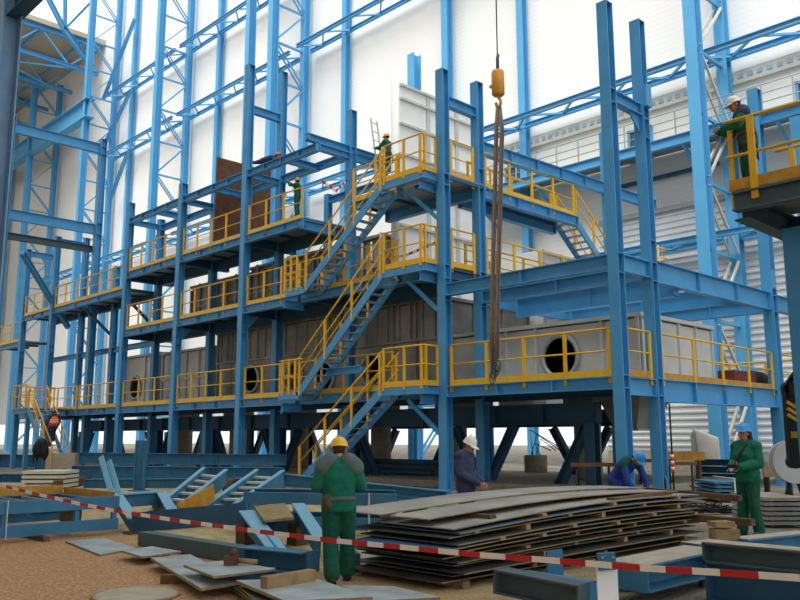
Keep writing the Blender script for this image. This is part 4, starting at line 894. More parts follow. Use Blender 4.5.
# lying stair flights
def lying_stair(a0, a1, b0, b1, label, n, foot=None):
    c = (V(a0)+V(b0))/2; r = thing('lying_stair', label, 'stair flight', (c.x, c.y, 0), 'stair flights lying on the ground')
    for p, q in ((a0, a1), (b0, b1)):
        p, q = V(p), V(q); dn = ZZ*.17
        MB().bar(p-dn, q-dn, .04, .36).build('stringer', 'dusty', r)
        MB().bar(p+ZZ*.012, q+ZZ*.012, .09, .024).build('stringer_edge', 'pale', r)
    for k in range(n):
        t = (k+.6)/n; p, q = V(a0).lerp(V(a1), t), V(b0).lerp(V(b1), t); dd = (V(a1)-V(a0)).normalized(); hd = V((dd.x, dd.y, 0)).normalized()
        MB().hexa([p-hd*.12-ZZ*.14, q-hd*.12-ZZ*.14, q+hd*.12-ZZ*.14, p+hd*.12-ZZ*.14, p-hd*.12-ZZ*.1, q-hd*.12-ZZ*.1, q+hd*.12-ZZ*.1, p+hd*.12-ZZ*.1]).build('tread', 'cream', r)
    for p in (a1, b1):
        p = V(p); MB().bar((p.x, p.y, 0), (p.x, p.y, p.z-.34), .1, .1).build('prop', 'timberd', r)
    return r
lying_stair(fd(150, 512, 17.0), fd(204, 468, 20.5), fd(170, 514, 16.6), fd(226, 470, 20.1), 'left one of the blue stair flights lying aslant among the beams', 7)
lying_stair(fd(200, 510, 16.6), fd(257, 470, 19.6), fd(228, 509, 16.1), fd(283, 471, 19.1), 'right one of the blue stair flights lying aslant among the beams', 7)
r = bar_thing('yellow_board', fd(178, 512, 16.0), fd(214, 492, 17.0), .03, .32, 'yellow toe board leaning against the lying stair flights', 'toe board', m='brownyel')
r = bar_thing('yellow_board', fd(262, 494, 18.2), fd(332, 494, 18.4), .03, .25, 'yellow toe board lying right of the stair flights', 'toe board', m='brownyel')
for k, (x_, y_) in enumerate(((262, 501), (332, 501))): a = fd(x_, y_, 18.3); timber((a.x, a.y, .2), V((a.x, a.y, .2))+F0*.3, .2, .4, ('timber block under the left end of the lying yellow toe board', 'timber block under the right end of the lying yellow toe board')[k])
# folded stringer frame, foreground left of centre
P1, P2, P3, P4 = fd(117, 494, 16.6), fd(161, 491, 17.2), fd(174, 513, 15.6), fd(133, 518, 15.2)
r = thing('stair_landing_piece', 'pale-topped blue landing frame with bent stringers lying beside the left foreground frame', 'steel frame', (P4.x, P4.y, 0))
for p, q in ((P1, P2), (P2, P3), (P1, P4)):
    MB().bar(p-ZZ*.01, q-ZZ*.01, .2, .03).build('flange', 'pale', r); MB().bar(p-ZZ*.14, q-ZZ*.14, .03, .26).build('web', 'dusty', r)  # flanges of this piece coloured paler than webs, as lit from above
P5 = fd(247, 511, 13.6); P6 = fd(278, 551, 11.9)
MB().bar(P4-ZZ*.08, P5-ZZ*.03, .035, .34).build('stringer', 'deep', r)
MB().bar(P5, P6, .27, .03).build('flange', 'pale', r); MB().bar(P5-ZZ*.16, P6-ZZ*.12, .03, .3).build('stringer', 'dusty', r)
P7, P8 = fd(298, 504, 13.6), fd(320, 538, 12.1)
MB().bar(P7, P8, .2, .03).build('flange', 'pale', r); MB().bar(P7-ZZ*.16, P8-ZZ*.15, .03, .3).build('stringer', 'dusty', r)
g = [fd(254, 506, 13.7), fd(264, 520, 12.9), fd(294, 517, 13.0), fd(285, 503, 13.8)]
MB().hexa([p-ZZ*.04 for p in g]+[p for p in g]).build('landing_grating', 'edge', r)
g2 = [P5+R0*.15-ZZ*.5, P7-R0*.05-ZZ*.5, P7-R0*.05-ZZ*.14, P5+R0*.15-ZZ*.14]
MB().bar(P5+R0*.1-ZZ*.28, P7-ZZ*.28, .03, .3).build('cross_plate', 'dusty', r)
for p in (P4-ZZ*.25, P5-ZZ*.2, P7-ZZ*.3, P2-ZZ*.27): MB().box((p.x-.12, p.y-.12, 0), (p.x+.12, p.y+.12, max(.04, p.z))).build('timber_foot', 'timberd', r)
# grey box beam and blue beam left of the worker
a, e = onz(144, 546), onz(246, 564); bar_thing('box_beam', a+ZZ*.12, e+ZZ*.12, .22, .21, 'dark grey primed beam lying across the left foreground', 'steel beam', m='slate')
a, e = onz(248, 577), onz(313, 573); a = onz(250, 566)
bar_thing('plate_girder', a+ZZ*.14, e+ZZ*.14, .26, .26, 'short blue girder with a drilled end plate, left of the worker\'s legs', 'steel beam', kind_='C', m='dusty')
a, e = onz(196, 590), onz(273, 588); bar_thing('box_beam', a+F0*.25+ZZ*.09, e+F0*.3+ZZ*.09, .2, .16, 'low blue beam piece under the plate with the rusty clamp', 'steel beam', kind_='I')
a, e = onz(330, 566), onz(352, 572); bar_thing('angle_piece', a+ZZ*.12+F0*.8, e+ZZ*.12, .22, .2, 'small blue beam end lying behind the yellow-helmeted worker\'s boots', 'steel beam', kind_='I')
# loose plates
plate_thing('steel_plate', [onz(66, 543), onz(100, 556.5), onz(136, 550), onz(104, 539.5)], .03, 'pale steel plate lying flat right of the left foreground frame', 'steel plate', 'loose plates')
def zc_(x, y, z): return onz(x, y, z)
plate_thing('steel_plate', [zc_(121, 552, .1), zc_(142, 558.5, .1), zc_(181, 553, .1), zc_(152, 548, .1)], .025, 'small pale plate on a timber piece, middle of the left foreground', 'steel plate', 'loose plates')
q = onz(141, 558); timber(q+ZZ*.05+F0*.1, q+ZZ*.05+F0*.1+R0*.35, .2, .1, 'rotten timber piece under the small pale plate', m='timberd')
plate_thing('steel_plate', [zc_(151, 560, .1), zc_(201, 591, .1), zc_(243, 584, .1), zc_(190, 556.5, .1)], .03, 'pale plate with ochre edges lying left of the rusty clamp', 'steel plate', 'loose plates')
plate_thing('steel_plate', [zc_(184, 567, .22), zc_(214, 578.5, .22), zc_(275, 571, .22), zc_(228, 562, .22)], .025, 'pale plate carrying the rusty clamp', 'steel plate', 'loose plates')
q = zc_(201, 584, .05); timber(q+F0*.35+R0*.1, q+F0*.35-R0*.55, .1, .1, 'timber bearer under the pale plate with ochre edges', m='timberd')
q = zc_(233, 565, .245); r = thing('beam_clamp', 'rusty beam clamp lying on a pale plate', 'clamp', tuple(q))
MB().bar(q-R0*.1+ZZ*.05, q+R0*.05+ZZ*.06, .1, .1).build('jaw', 'rust', r); MB().tube([q+R0*.06+ZZ*.05, q+R0*.28+ZZ*.03], .03, 8).build('handle', 'timber', r); MB().tube([q-R0*.03+ZZ*.1, q+R0*.02+ZZ*.17], .03, 8).build('screw', 'rust', r)
plate_thing('steel_plate', [zc_(236, 583, .16), zc_(285, 604, .16), zc_(372, 600, .16), zc_(315, 581, .16)], .03, 'large pale blue plate in the bottom foreground under a squared timber', 'steel plate', 'loose plates')
for k in range(3):
    z = .03+.035*k; s = .12*k
    plate_thing('thin_sheet', [zc_(228+6*k, 588, z), zc_(268, 612, z), zc_(352, 606, z), zc_(312, 588, z)], .016, ('lowest thin ochre-edged sheet under the large foreground plate', 'middle thin ochre-edged sheet under the large foreground plate', 'upper thin ochre-edged sheet under the large foreground plate')[k], 'steel sheet', 'thin sheets in the bottom foreground', m='sheetd')
a, e = zc_(263, 584, .245), zc_(312, 576, .245); timber(a+F0*.06, e+F0*.06, .11, .12, 'squared pale timber lying on the large foreground plate')
plate_thing('steel_plate', [zc_(341, 588, .05), zc_(372, 604, .05), zc_(440, 600, .05), zc_(394, 589, .05)], .03, 'spotted pale plate lying at the foot of the sheet stack', 'steel plate', 'loose plates')
c = onz(136, 596.5); r = thing('manhole_cover', 'round pale concrete cover in the gravel at the bottom left', 'manhole cover', (c.x, c.y, 0))
MB().lathe([(.02, .0), (.44, 0), (.44, .02), (.41, .035), (.02, .036)], (c.x, c.y, 0), ZZ, 40, smooth=False).build('lid', 'conc', r)
MB().tube([(c.x+.45*math.cos(a), c.y+.45*math.sin(a), .012) for a in [2*math.pi*k/40 for k in range(40)]], .018, 6, closed=True).build('rim', 'timber', r)
# ------------------------------------------------------------------ the big stack of sagging steel sheets
def arch(t, top): return top*(math.sin(math.pi*min(1, max(0, t*.86+.02)))*.34)
def sheet(x0, x1, ya, yb, z0, amp, lift, label, m, n=18, skew=0.0, t=.014):
    r = thing('steel_sheet', label, 'steel sheet', ((x0+x1)/2, (ya+yb)/2, z0), 'sheets in the sagging stack')
    vs = []
    for k in range(n+1):
        u = k/n; y = ya+(yb-ya)*u; z = z0+lift*u+amp*math.sin(math.pi*min(1, u*.9+.04))
        sx = skew*u
        vs += [(x0+sx, y, z), (x1+sx, y, z), (x0+sx, y, z+t), (x1+sx, y, z+t)]
    fs = [(0, 1, 3, 2), (4*n, 4*n+2, 4*n+3, 4*n+1)]
    for k in range(n):
        a = 4*k; c = a+4; fs += [(a+2, a+3, c+3, c+2), (a, c, c+1, a+1), (a, a+2, c+2, c), (a+1, c+1, c+3, a+3)]
    b = MB(); b.add(vs, fs); b.build('sheet', m, r)
    e = MB(); vs = []                                   # cut edge, ochre from flame cutting
    for k in range(n+1):
        x, y, z = b.v[4*k+1]; vs += [(x+.0015, y, z), (x+.0015, y, z+t)]
    e.add(vs, [(2*k, 2*k+2, 2*k+3, 2*k+1) for k in range(n)]); e.build('cut_edge', 'edge', r)
    return r
rnd = random.Random(3)
names = ['lowest', 'second lowest', 'third lowest', 'fourth lowest', 'fifth lowest', 'sixth lowest', 'seventh lowest', 'eighth lowest', 'ninth lowest', 'tenth lowest', 'eleventh lowest', 'twelfth lowest', 'thirteenth lowest']
NS = 12; zz = .08; info = []
mats = ['sheetd', 'sheetd', 'sheetd', 'deep', 'sheetd', 'sheetd', 'sheetd', 'deep', 'sheetd', 'sheetd', 'deep', 'sheet']
for k in range(NS):
    amp = .008*k; lift = .009*k
    x1 = -6.45+rnd.uniform(-.12, .08); x0 = x1-1.6+rnd.uniform(-.15, .1); ya = 7.05+rnd.uniform(-.25, .2); yb = 13.0+rnd.uniform(-.35, .25)
    if k == NS-1: x1, x0, ya, yb = -6.5, -7.8, 7.15, 13.1
    sheet(x0, x1, ya, yb, zz, amp, lift, names[k]+' dark steel sheet in the sagging stack behind the barrier tape' if k < NS-1 else 'bare grey sheet just under the two bowed top sheets of the stack', mats[k], skew=rnd.uniform(-.06, .06))
    info.append((zz, amp, lift, ya, yb, x0, x1)); zz += .044 if k not in (2, 5, 8) else .068
za = zz
sheet(-8.4, -7.55, 7.0, 13.3, za+.06, .10, .05, 'topmost pale bowed sheet of the stack, farther from the tape', 'sheet')
sheet(-7.5, -6.85, 7.1, 13.1, za+.045, .095, .045, 'narrow pale bowed sheet on top of the stack, nearer the tape', 'sheet')
# timber packers in the stack: their sawn ends show along the near side
pk = 0
for k in range(0, NS-1):
    z0, amp, lift, ya, yb, x0, x1 = info[k]; z1, amp1, lift1 = info[k+1][:3]
    for t in ((.12, .42, .72) if k % 2 else (.26, .58, .9)):
        t += rnd.uniform(-.05, .05)
        zb_ = z0+.014+lift*t+amp*math.sin(math.pi*min(1, t*.9+.04)); zt_ = z1+lift1*t+amp1*math.sin(math.pi*min(1, t*.9+.04))
        y = ya+(yb-ya)*t; xe = min(x1, info[k+1][6])+.05
        if zt_-zb_ < .02: continue
        b = MB(); b.box((xe-.5, y-.045, zb_+.001), (xe, y+.045, zt_-.001))
        o = b.build('timber_packer', 'timber'); pk += 1
        tag(o, 'small timber packer between the %s and the next sheet, %s third of the stack' % (names[k], 'near' if t < .34 else 'middle' if t < .67 else 'far'), 'timber', 'packers in the sheet stack')
timber((-6.45, 7.3, .04), (-8.1, 7.3, .04), .12, .075, 'thick timber bearer under the near end of the sheet stack')
timber((-6.4, 9.8, .04), (-8.1, 9.8, .04), .12, .075, 'thick timber bearer under the middle of the sheet stack')
timber((-6.4, 12.6, .04), (-8.1, 12.6, .04), .12, .075, 'thick timber bearer under the far end of the sheet stack')
timber((-6.62, 8.0, za+.04), (-8.2, 8.05, za+.04), .12, .07, 'squared timber on the bare sheet near the front of the stack', m='timberd')
timber((-6.6, 10.6, za+.12), (-6.65, 12.4, za+.135), .12, .05, 'thin timber batten lying on the far end of the stack', m='timberd')
timber((-5.9, 13.3, .72), (-7.6, 13.35, .78), .12, .09, 'long timber sticking out of the far end of the stack near the top', m='timberd')
timber((-5.55, 12.9, .4), (-7.4, 13.0, .4), .14, .1, 'long timber sticking out of the far end of the stack, lower down', m='timberd')
# ------------------------------------------------------------------ right foreground beams
a = fd(612, 566, 8.75); 
bar_thing('big_beam', (-4.74, 7.85, .26), (-4.74, 9.6, .26), .5, .27, 'broad dusty-topped blue beam pointing away behind the white gusset plate', 'steel beam', 'beams in the right foreground', kind_='I')
a = fd(708, 551, 8.95); bar_thing('big_beam', a, a+V((3.2, 0, 0)), .26, .2, 'blue beam lying on top in the right foreground, cut by the picture edge', 'steel beam', 'beams in the right foreground', kind_='I', m='slate')
zl = a.z-.1; bar_thing('big_beam', (a.x, a.y+.05, zl/2+.01), (a.x+3.2, a.y+.05, zl/2+.01), .3, zl-.02, 'lower blue beam under the right foreground top beam', 'steel beam', 'beams in the right foreground', kind_='I', m='deep')
a, e = fd(738, 548, 9.6), fd(806, 535, 11.0); bar_thing('big_beam', a-ZZ*.02, e-ZZ*.08, .24, .24, 'blue beam lying slantwise in front of the boots of the worker in the blue helmet', 'steel beam', 'beams in the right foreground', kind_='I')
a, e = fd(690, 548, 10.6), fd(800, 536, 11.6); bar_thing('big_beam', (a.x, a.y, .2), (e.x, e.y, .2), .3, .36, 'second blue beam behind the slanted one, nearest the blue-helmeted worker', 'steel beam', 'beams in the right foreground', kind_='I')
for q, lab in ((fd(745, 556, 9.75), 'near timber prop under the slanted right foreground beam'), (fd(790, 556, 10.6), 'far timber prop under the slanted right foreground beam')): timber((q.x-.1, q.y, .12), (q.x+.1, q.y, .12), .14, .24, lab, m='timberd')
a = fd(712, 534, 9.7); timber(a, a+R0*.28, .2, .12, 'brown timber block on the beams, left of the blue-helmeted worker'); timber(a+ZZ*.11, a+ZZ*.11+R0*.24+F0*.05, .18, .06, 'thin timber offcut lying on the brown block')
for k, (x_, y_, lab) in enumerate(((640, 592, 'squared dark timber under the broad dusty-topped beam'), (735, 588, 'dark timber under the lower right foreground beam'))):
    q = onz(x_, y_); timber(q+ZZ*.07-R0*.35+F0*.1, q+ZZ*.07+R0*.4+F0*.1, .16, .13, lab, m='timberd')
# bottom centre: grey-blue beam, blue channel, white gusset plate
a, e = fd(500, 580, 9.0), fd(584, 597, 8.35)
bar_thing('cut_beam', a, e, .24, .24, 'pale-topped slate beam at the bottom centre of the foreground', 'steel beam', 'beams at the bottom centre', kind_='I', m='slate')
a, e = fd(520, 574, 9.5), fd(592, 590, 8.75); bar_thing('cut_beam', (a.x, a.y, .115), (e.x, e.y, .115), .24, .22, 'blue beam with a drilled end lying just behind the slate one', 'steel beam', 'beams at the bottom centre', kind_='I')
a = fd(555, 574, 9.7); r = thing('angle_bracket', 'small blue bracket with bolt holes beside the bottom centre beams', 'bracket', (a.x, a.y, 0))
MB().bar((a.x, a.y, .0), (a.x, a.y, .42), .02, .3).build('plate', 'dusty', r); MB().bar((a.x-.15, a.y-.15, .03), (a.x+.15, a.y-.05, .03), .3, .04).build('foot', 'dusty', r)
a = fd(607, 576, 8.3); r = thing('gusset_plate', 'white upright gusset plate with a blue head, touching the barrier tape', 'gusset plate', (a.x, a.y, 0))
MB().bar((a.x, a.y, 0), (a.x, a.y, .45), .2, .03, up=F0).build('plate', 'white', r)
MB().bar(V((a.x, a.y, .42))-F0*.03, V((a.x, a.y, .58))-F0*.03-R0*.01, .17, .05, up=F0).build('head', 'dusty', r)
for s in (-.05, .05): MB().lathe([(.005, 0), (.012, 0), (.012, .008), (.005, .008)], V((a.x, a.y, .54))+R0*s-F0*.056, -F0, 10).build('bolt', 'galv', r)
MB().bar(V((a.x, a.y, 0))-R0*.16-F0*.1+ZZ*.02, V((a.x, a.y, 0))+R0*.12-F0*.1+ZZ*.02, .3, .04).build('foot', 'white', r)
# ------------------------------------------------------------------ right middle distance
def pile_sheet(x0, x1, F_, z, t, dep, name, label, cat, group, m):
    a, e = fd(x0, 480, F_), fd(x1, 480, F_); r = thing(name, label, cat, (a.x, a.y, z), group)
    MB().hexa([(a.x, a.y, z), (e.x, e.y, z), (e.x+F0.x*dep, e.y+F0.y*dep, z), (a.x+F0.x*dep, a.y+F0.y*dep, z), (a.x, a.y, z+t), (e.x, e.y, z+t), (e.x+F0.x*dep, e.y+F0.y*dep, z+t), (a.x+F0.x*dep, a.y+F0.y*dep, z+t)]).build('sheet', m, r)
    for s in (.15, .85):
        q = a.lerp(e, s); MB().bar((q.x, q.y, z-.012), (q.x+F0.x*dep, q.y+F0.y*dep, z-.012), .07, .024).build('batten', 'timberd', r)
    return r
for k in range(6): pile_sheet(763, 806, 15.9, .06+.088*k, .06, 1.6, 'grey_slab', ('lowest', 'second lowest', 'third lowest', 'third highest', 'second highest', 'topmost')[k]+' grey panel of the pile at the right edge, behind the blue-helmeted worker', 'panel', 'grey panels at the right edge', 'conc' if k == 5 else 'case')
for k in range(5): pile_sheet(714+(k % 2), 741, 22.0, .08+.1*k, .055, 1.5, 'blue_sheet', ('lowest', 'second lowest', 'middle', 'second highest', 'topmost')[k]+' blue panel of the strapped pile left of the blue-helmeted worker', 'panel', 'strapped blue panels', 'dusty')
a = fd(735, 480, 21.95); r = thing('pile_strap', 'white strap around the pile of blue panels', 'strap', (a.x, a.y, 0)); MB().bar((a.x, a.y, .03), (a.x, a.y, .62), .06, .012, up=F0).build('strap_front', 'strap', r); MB().bar((a.x, a.y, .62), V((a.x, a.y, .62))+F0*1.5, .06, .012).build('strap_top', 'strap', r)
rc_ = random.Random(11); c0 = onz(703, 513); pts = []
for k in range(150):
    u = k/149; ang = k*.72; rad = .35+.3*rc_.random(); pts.append((c0.x+rad*math.cos(ang)+R0.x*(u*1.3-.35), c0.y+rad*.9*math.sin(ang)+R0.y*(u*1.3-.35), .03+.3*rc_.random()*(1-u)**1.5))
m = MB(); m.tube(pts, .014, 6); o = m.build('cable_tangle', 'black'); tag(o, 'tangle of dark welding cable on the concrete right of the sheet stack', 'cable')
def trestle(x, y, F_, w, label, top='timberd', h=.95):
    b = fd(x, 470, F_); c = V((b.x, b.y, 0)); r = thing('trestle', label, 'trestle', tuple(c), 'work trestles')
    MB().bar(c-R0*w/2+ZZ*h, c+R0*w/2+ZZ*h, .14, .1).build('top_bar', top, r)
    for s in (-.36, .36):
        for t in (-1, 1): MB().bar(c+R0*w*s+ZZ*(h-.05), c+R0*w*s+F0*.35*t+R0*.12*t, .06, .06).build('leg', 'black', r)
        MB().bar(c+R0*w*s-F0*.22+ZZ*.3, c+R0*w*s+F0*.22+ZZ*.3, .04, .04).build('stretcher', 'black', r)
    return r
trestle(593, 470, 23.0, 1.2, 'dark trestle under the right-hand deck, left of the corner column')
trestle(678, 470, 24.0, 1.1, 'dark trestle between the corner columns and the cream-braced column')
trestle(655, 470, 27.0, 1.3, 'dark trestle behind the stooping worker in the blue helmet')
a, e = fd(655, 460, 27.5), fd(703, 459, 28.5); bar_thing('yellow_beam', V((a.x, a.y, 1.06)), V((e.x, e.y, 1.06)), .2, .28, 'yellow beam resting on the trestles at the right', 'steel beam', m='brownyel')
for k, (x_, lab) in enumerate(((661, 'left timber stand under the yellow beam'), (698, 'right timber stand under the yellow beam'))):
    q = fd(x_, 460, 27.8 if k == 0 else 28.3); timber((q.x, q.y, 0), (q.x, q.y, .92), .14, .14, lab, m='timberd')
a = fd(674, 490, 22.5); r = thing('tape_pole', 'thin pole wrapped in red and white tape under the side beam', 'pole', (a.x, a.y, 0)); MB().tube([(a.x, a.y, 0), (a.x, a.y, 2.6)], .025, 8).build('pole', 'black', r)
for k in range(3): MB().tube([(a.x, a.y, .75+.16*k), (a.x, a.y, .83+.16*k)], .05, 8).build('red_band', 'red', r)
for k in range(3): MB().tube([(a.x, a.y, .83+.16*k), (a.x, a.y, .91+.16*k)], .048, 8).build('white_band', 'wht', r)
a = onz(706, 476); a = fd(706, 476, 36); r = thing('white_tarpaulin', 'cream bag sheet slumped against the lattice column base at the right', 'tarpaulin', (a.x, a.y, 0))
m = MB(); m.add([V((a.x, a.y, 0))+R0*p+F0*q+ZZ*h for p, q, h in ((-.25, 0, 0), (.75, 0, 0), (.8, 1, 0), (-.2, 1, 0), (-.35, .2, 2.1), (.7, .1, 1.7), (.7, .8, 1.6), (-.3, .9, 1.9))], [(3, 2, 1, 0), (4, 5, 6, 7), (0, 1, 5, 4), (1, 2, 6, 5), (2, 3, 7, 6), (3, 0, 4, 7)]); m.build('sheet', 'cream', r, remesh=.08, smooth=4)
for k in range(3):
    a, e = fd(703-k*2, 468, 33.5), fd(742, 468, 32.5); z = .1+.28*k
    bar_thing('blue_packing_beam', V((a.x, a.y, z+.05)), V((e.x, e.y, z+.05)), .5, .24, ('lowest', 'middle', 'topmost')[k]+' of the blue beams piled before the cream-braced column', 'steel beam', 'blue beams before the cream-braced column', kind_='I')
a, e = fd(764, 483, 19.5), fd(792, 482, 19.5); bar_thing('plank', V((a.x, a.y, .95)), V((e.x, e.y, .95)), .1, .35, 'timber board standing on edge behind the grey panel pile', 'plank', m='timber')
for s, lab in ((.1, 'left leg stand under the edge-on timber board'), (.9, 'right leg stand under the edge-on timber board')):
    q = a.lerp(e, s); m = MB(); m.box((q.x-.05, q.y-.05, 0), (q.x+.05, q.y+.05, .77)); tag(m.build('stand', 'black'), lab, 'stand', 'stands under the timber board')
a = onz(536, 474); a = fd(536, 474, 36); r = thing('concrete_bucket', 'pale concrete drum block under the right-hand deck', 'concrete block', (a.x, a.y, 0)); MB().lathe([(.02, 0), (.48, 0), (.5, .9), (.44, .95), (.02, .95)], (a.x, a.y, 0), ZZ, 24).build('body', 'conc', r)
for k in range(4):
    ph = k*1.4; b0 = V((a.x, a.y, .93)); MB().tube([b0+R0*.2*math.cos(ph), b0+ZZ*(.5+.2*k)+R0*.25*math.sin(ph), b0+ZZ*(.2)+R0*(.7+.2*k)+F0*.1], .025, 6).build('rebar', 'black', r)
# hazard-striped hook arm hanging at the right edge with its grey sheave
F_ = 15.6; t0, t1 = fd(789, 391, F_), fd(794, 462, F_)
r = thing('striped_arm', 'black swing arm with yellow hazard stripes hanging at the right edge', 'lifting arm', (t1.x, t1.y, t1.z))
MB().cap(t0, t1, .16, .16, 16).build('arm', 'black', r) if False else MB().bar(t0+ZZ*.05, t1, .2, .16, up=F0).build('arm', 'black', r)
MB().tube([t0-F0*.1+ZZ*.05, t0+F0*.1+ZZ*.05], .12, 16).build('upper_boss', 'black', r); MB().tube([t1-F0*.1, t1+F0*.1], .12, 16).build('lower_boss', 'black', r)
for k in range(3):
    q = t0.lerp(t1, .2+.09*k)-F0*.083; MB().bar(q-R0*.095+ZZ*.06, q+R0*.095-ZZ*.06, .012, .06, up=ZZ).build('stripe', 'yellow', r)
q = t0.lerp(t1, .62)-F0*.083; MB().bar(q-R0*.06, q+R0*.06, .012, .12).build('badge', 'ochre', r)
MB().bar(t0+ZZ*.02, V((rc.x, rc.y, t0.z+.02)), .12, .22).build('boom', 'black', r)
MB().tube([t0+ZZ*.15, t0+ZZ*.45+R0*.25, V((rc.x, rc.y, t0.z+.6))], .06, 8).build('hose', 'black', r)
q = fd(795, 462, 16.6); r = thing('cable_reel', 'grey round cable reel on a black stand behind the striped arm', 'cable reel', (q.x, q.y, 0))
MB().lathe([(.05, 0), (.42, 0), (.42, .04), (.2, .06), (.2, .22), (.42, .24), (.42, .28), (.05, .28)], q, F0, 32, smooth=False).build('drum', 'case2', r)
for s in (-.3, .3): MB().bar(q+F0*.14-ZZ*.05, V((q.x, q.y, 0))+F0*.14+R0*s, .05, .05).build('leg', 'black', r)
# ------------------------------------------------------------------ red and white barrier tape across the foreground
px_ = [(-30, 477.5), (0, 485), (32, 493), (80, 504), (114, 510.5), (180, 521), (260, 531.6), (337, 541), (400, 547), (480, 555), (560, 561), (640, 568), (720, 572.5), (800, 578), (840, 580)]
tape([fd(x, y, 1/(1/15+(1/6.2-1/15)*x/800)) for x, y in px_], .052, 'long red and white barrier tape stretched across the whole foreground', .25)
# ------------------------------------------------------------------ people
def rot(yaw=0, pitch=0, roll=0):
    return Matrix.Rotation(yaw, 3, 'Z') @ Matrix.Rotation(pitch, 3, 'X') @ Matrix.Rotation(roll, 3, 'Y')
def hand(b, w, d, n, s, curl=.5):                 # wrist, direction, palm normal, thumb side
    d = V(d).normalized(); n = (V(n)-d*V(n).dot(d)).normalized(); s = (V(s)-d*V(s).dot(d)-n*V(s).dot(n)).normalized()
    for k in (-.027, -.009, .009, .027): b.cap(w+s*k*.7, w+d*.085+s*k, .014, .012, 8)
    for k, L in enumerate((.072, .082, .078, .06)):
        q = w+d*.088+s*(.036-.024*k); dd = d.copy(); r = .0088
        for j, f in enumerate((.45, .32, .23)):
            ax = dd.cross(n).normalized(); dd = (Matrix.Rotation(-curl*(.55+.25*j), 3, ax) @ dd) if False else (dd*math.cos(curl*(.5+.25*j))+n*math.sin(curl*(.5+.25*j))*1.0).normalized()
            e = q+dd*L*f*1.15; b.cap(q, e, r, r*.9, 8); q = e; r *= .92
    q = w+d*.03+s*.03; dd = (d*.62+s*.62+n*.35).normalized()
    for L, r in ((.042, .012), (.034, .0105), (.024, .009)):
        e = q+dd*L; b.cap(q, e, r, r*.9, 8); q = e; dd = (dd+d*.25-s*.18+n*.15).normalized()
def ring(c, up, right, rx, ry):
    up = V(up).normalized(); a = (V(right)-up*V(right).dot(up)).normalized(); return (V(c), a, up.cross(a), rx, ry)
STAND = dict(pelvis=(0, 0, .95), waist=(0, .0, 1.1), chest=(0, .01, 1.29), neck=(0, -.02, 1.47), head=(0, .02, 1.635),
             ls=(-.185, -.01, 1.42), rs=(.185, -.01, 1.42), le=(-.24, -.03, 1.13), re=(.24, -.03, 1.13), lw=(-.25, .07, .89), rw=(.25, .07, .89),
             lh=(-.09, 0, .93), rh=(.09, 0, .93), lk=(-.10, .03, .5), rk=(.10, .03, .5), la=(-.11, -.02, .09), ra=(.11, -.02, .09), lt=(-.13, .17, .035), rt=(.13, .17, .035),
             ld=(0, .2, -1), rd=(0, .2, -1), hy=0, hp=0, right=(1, 0, 0), cright=(1, 0, 0))
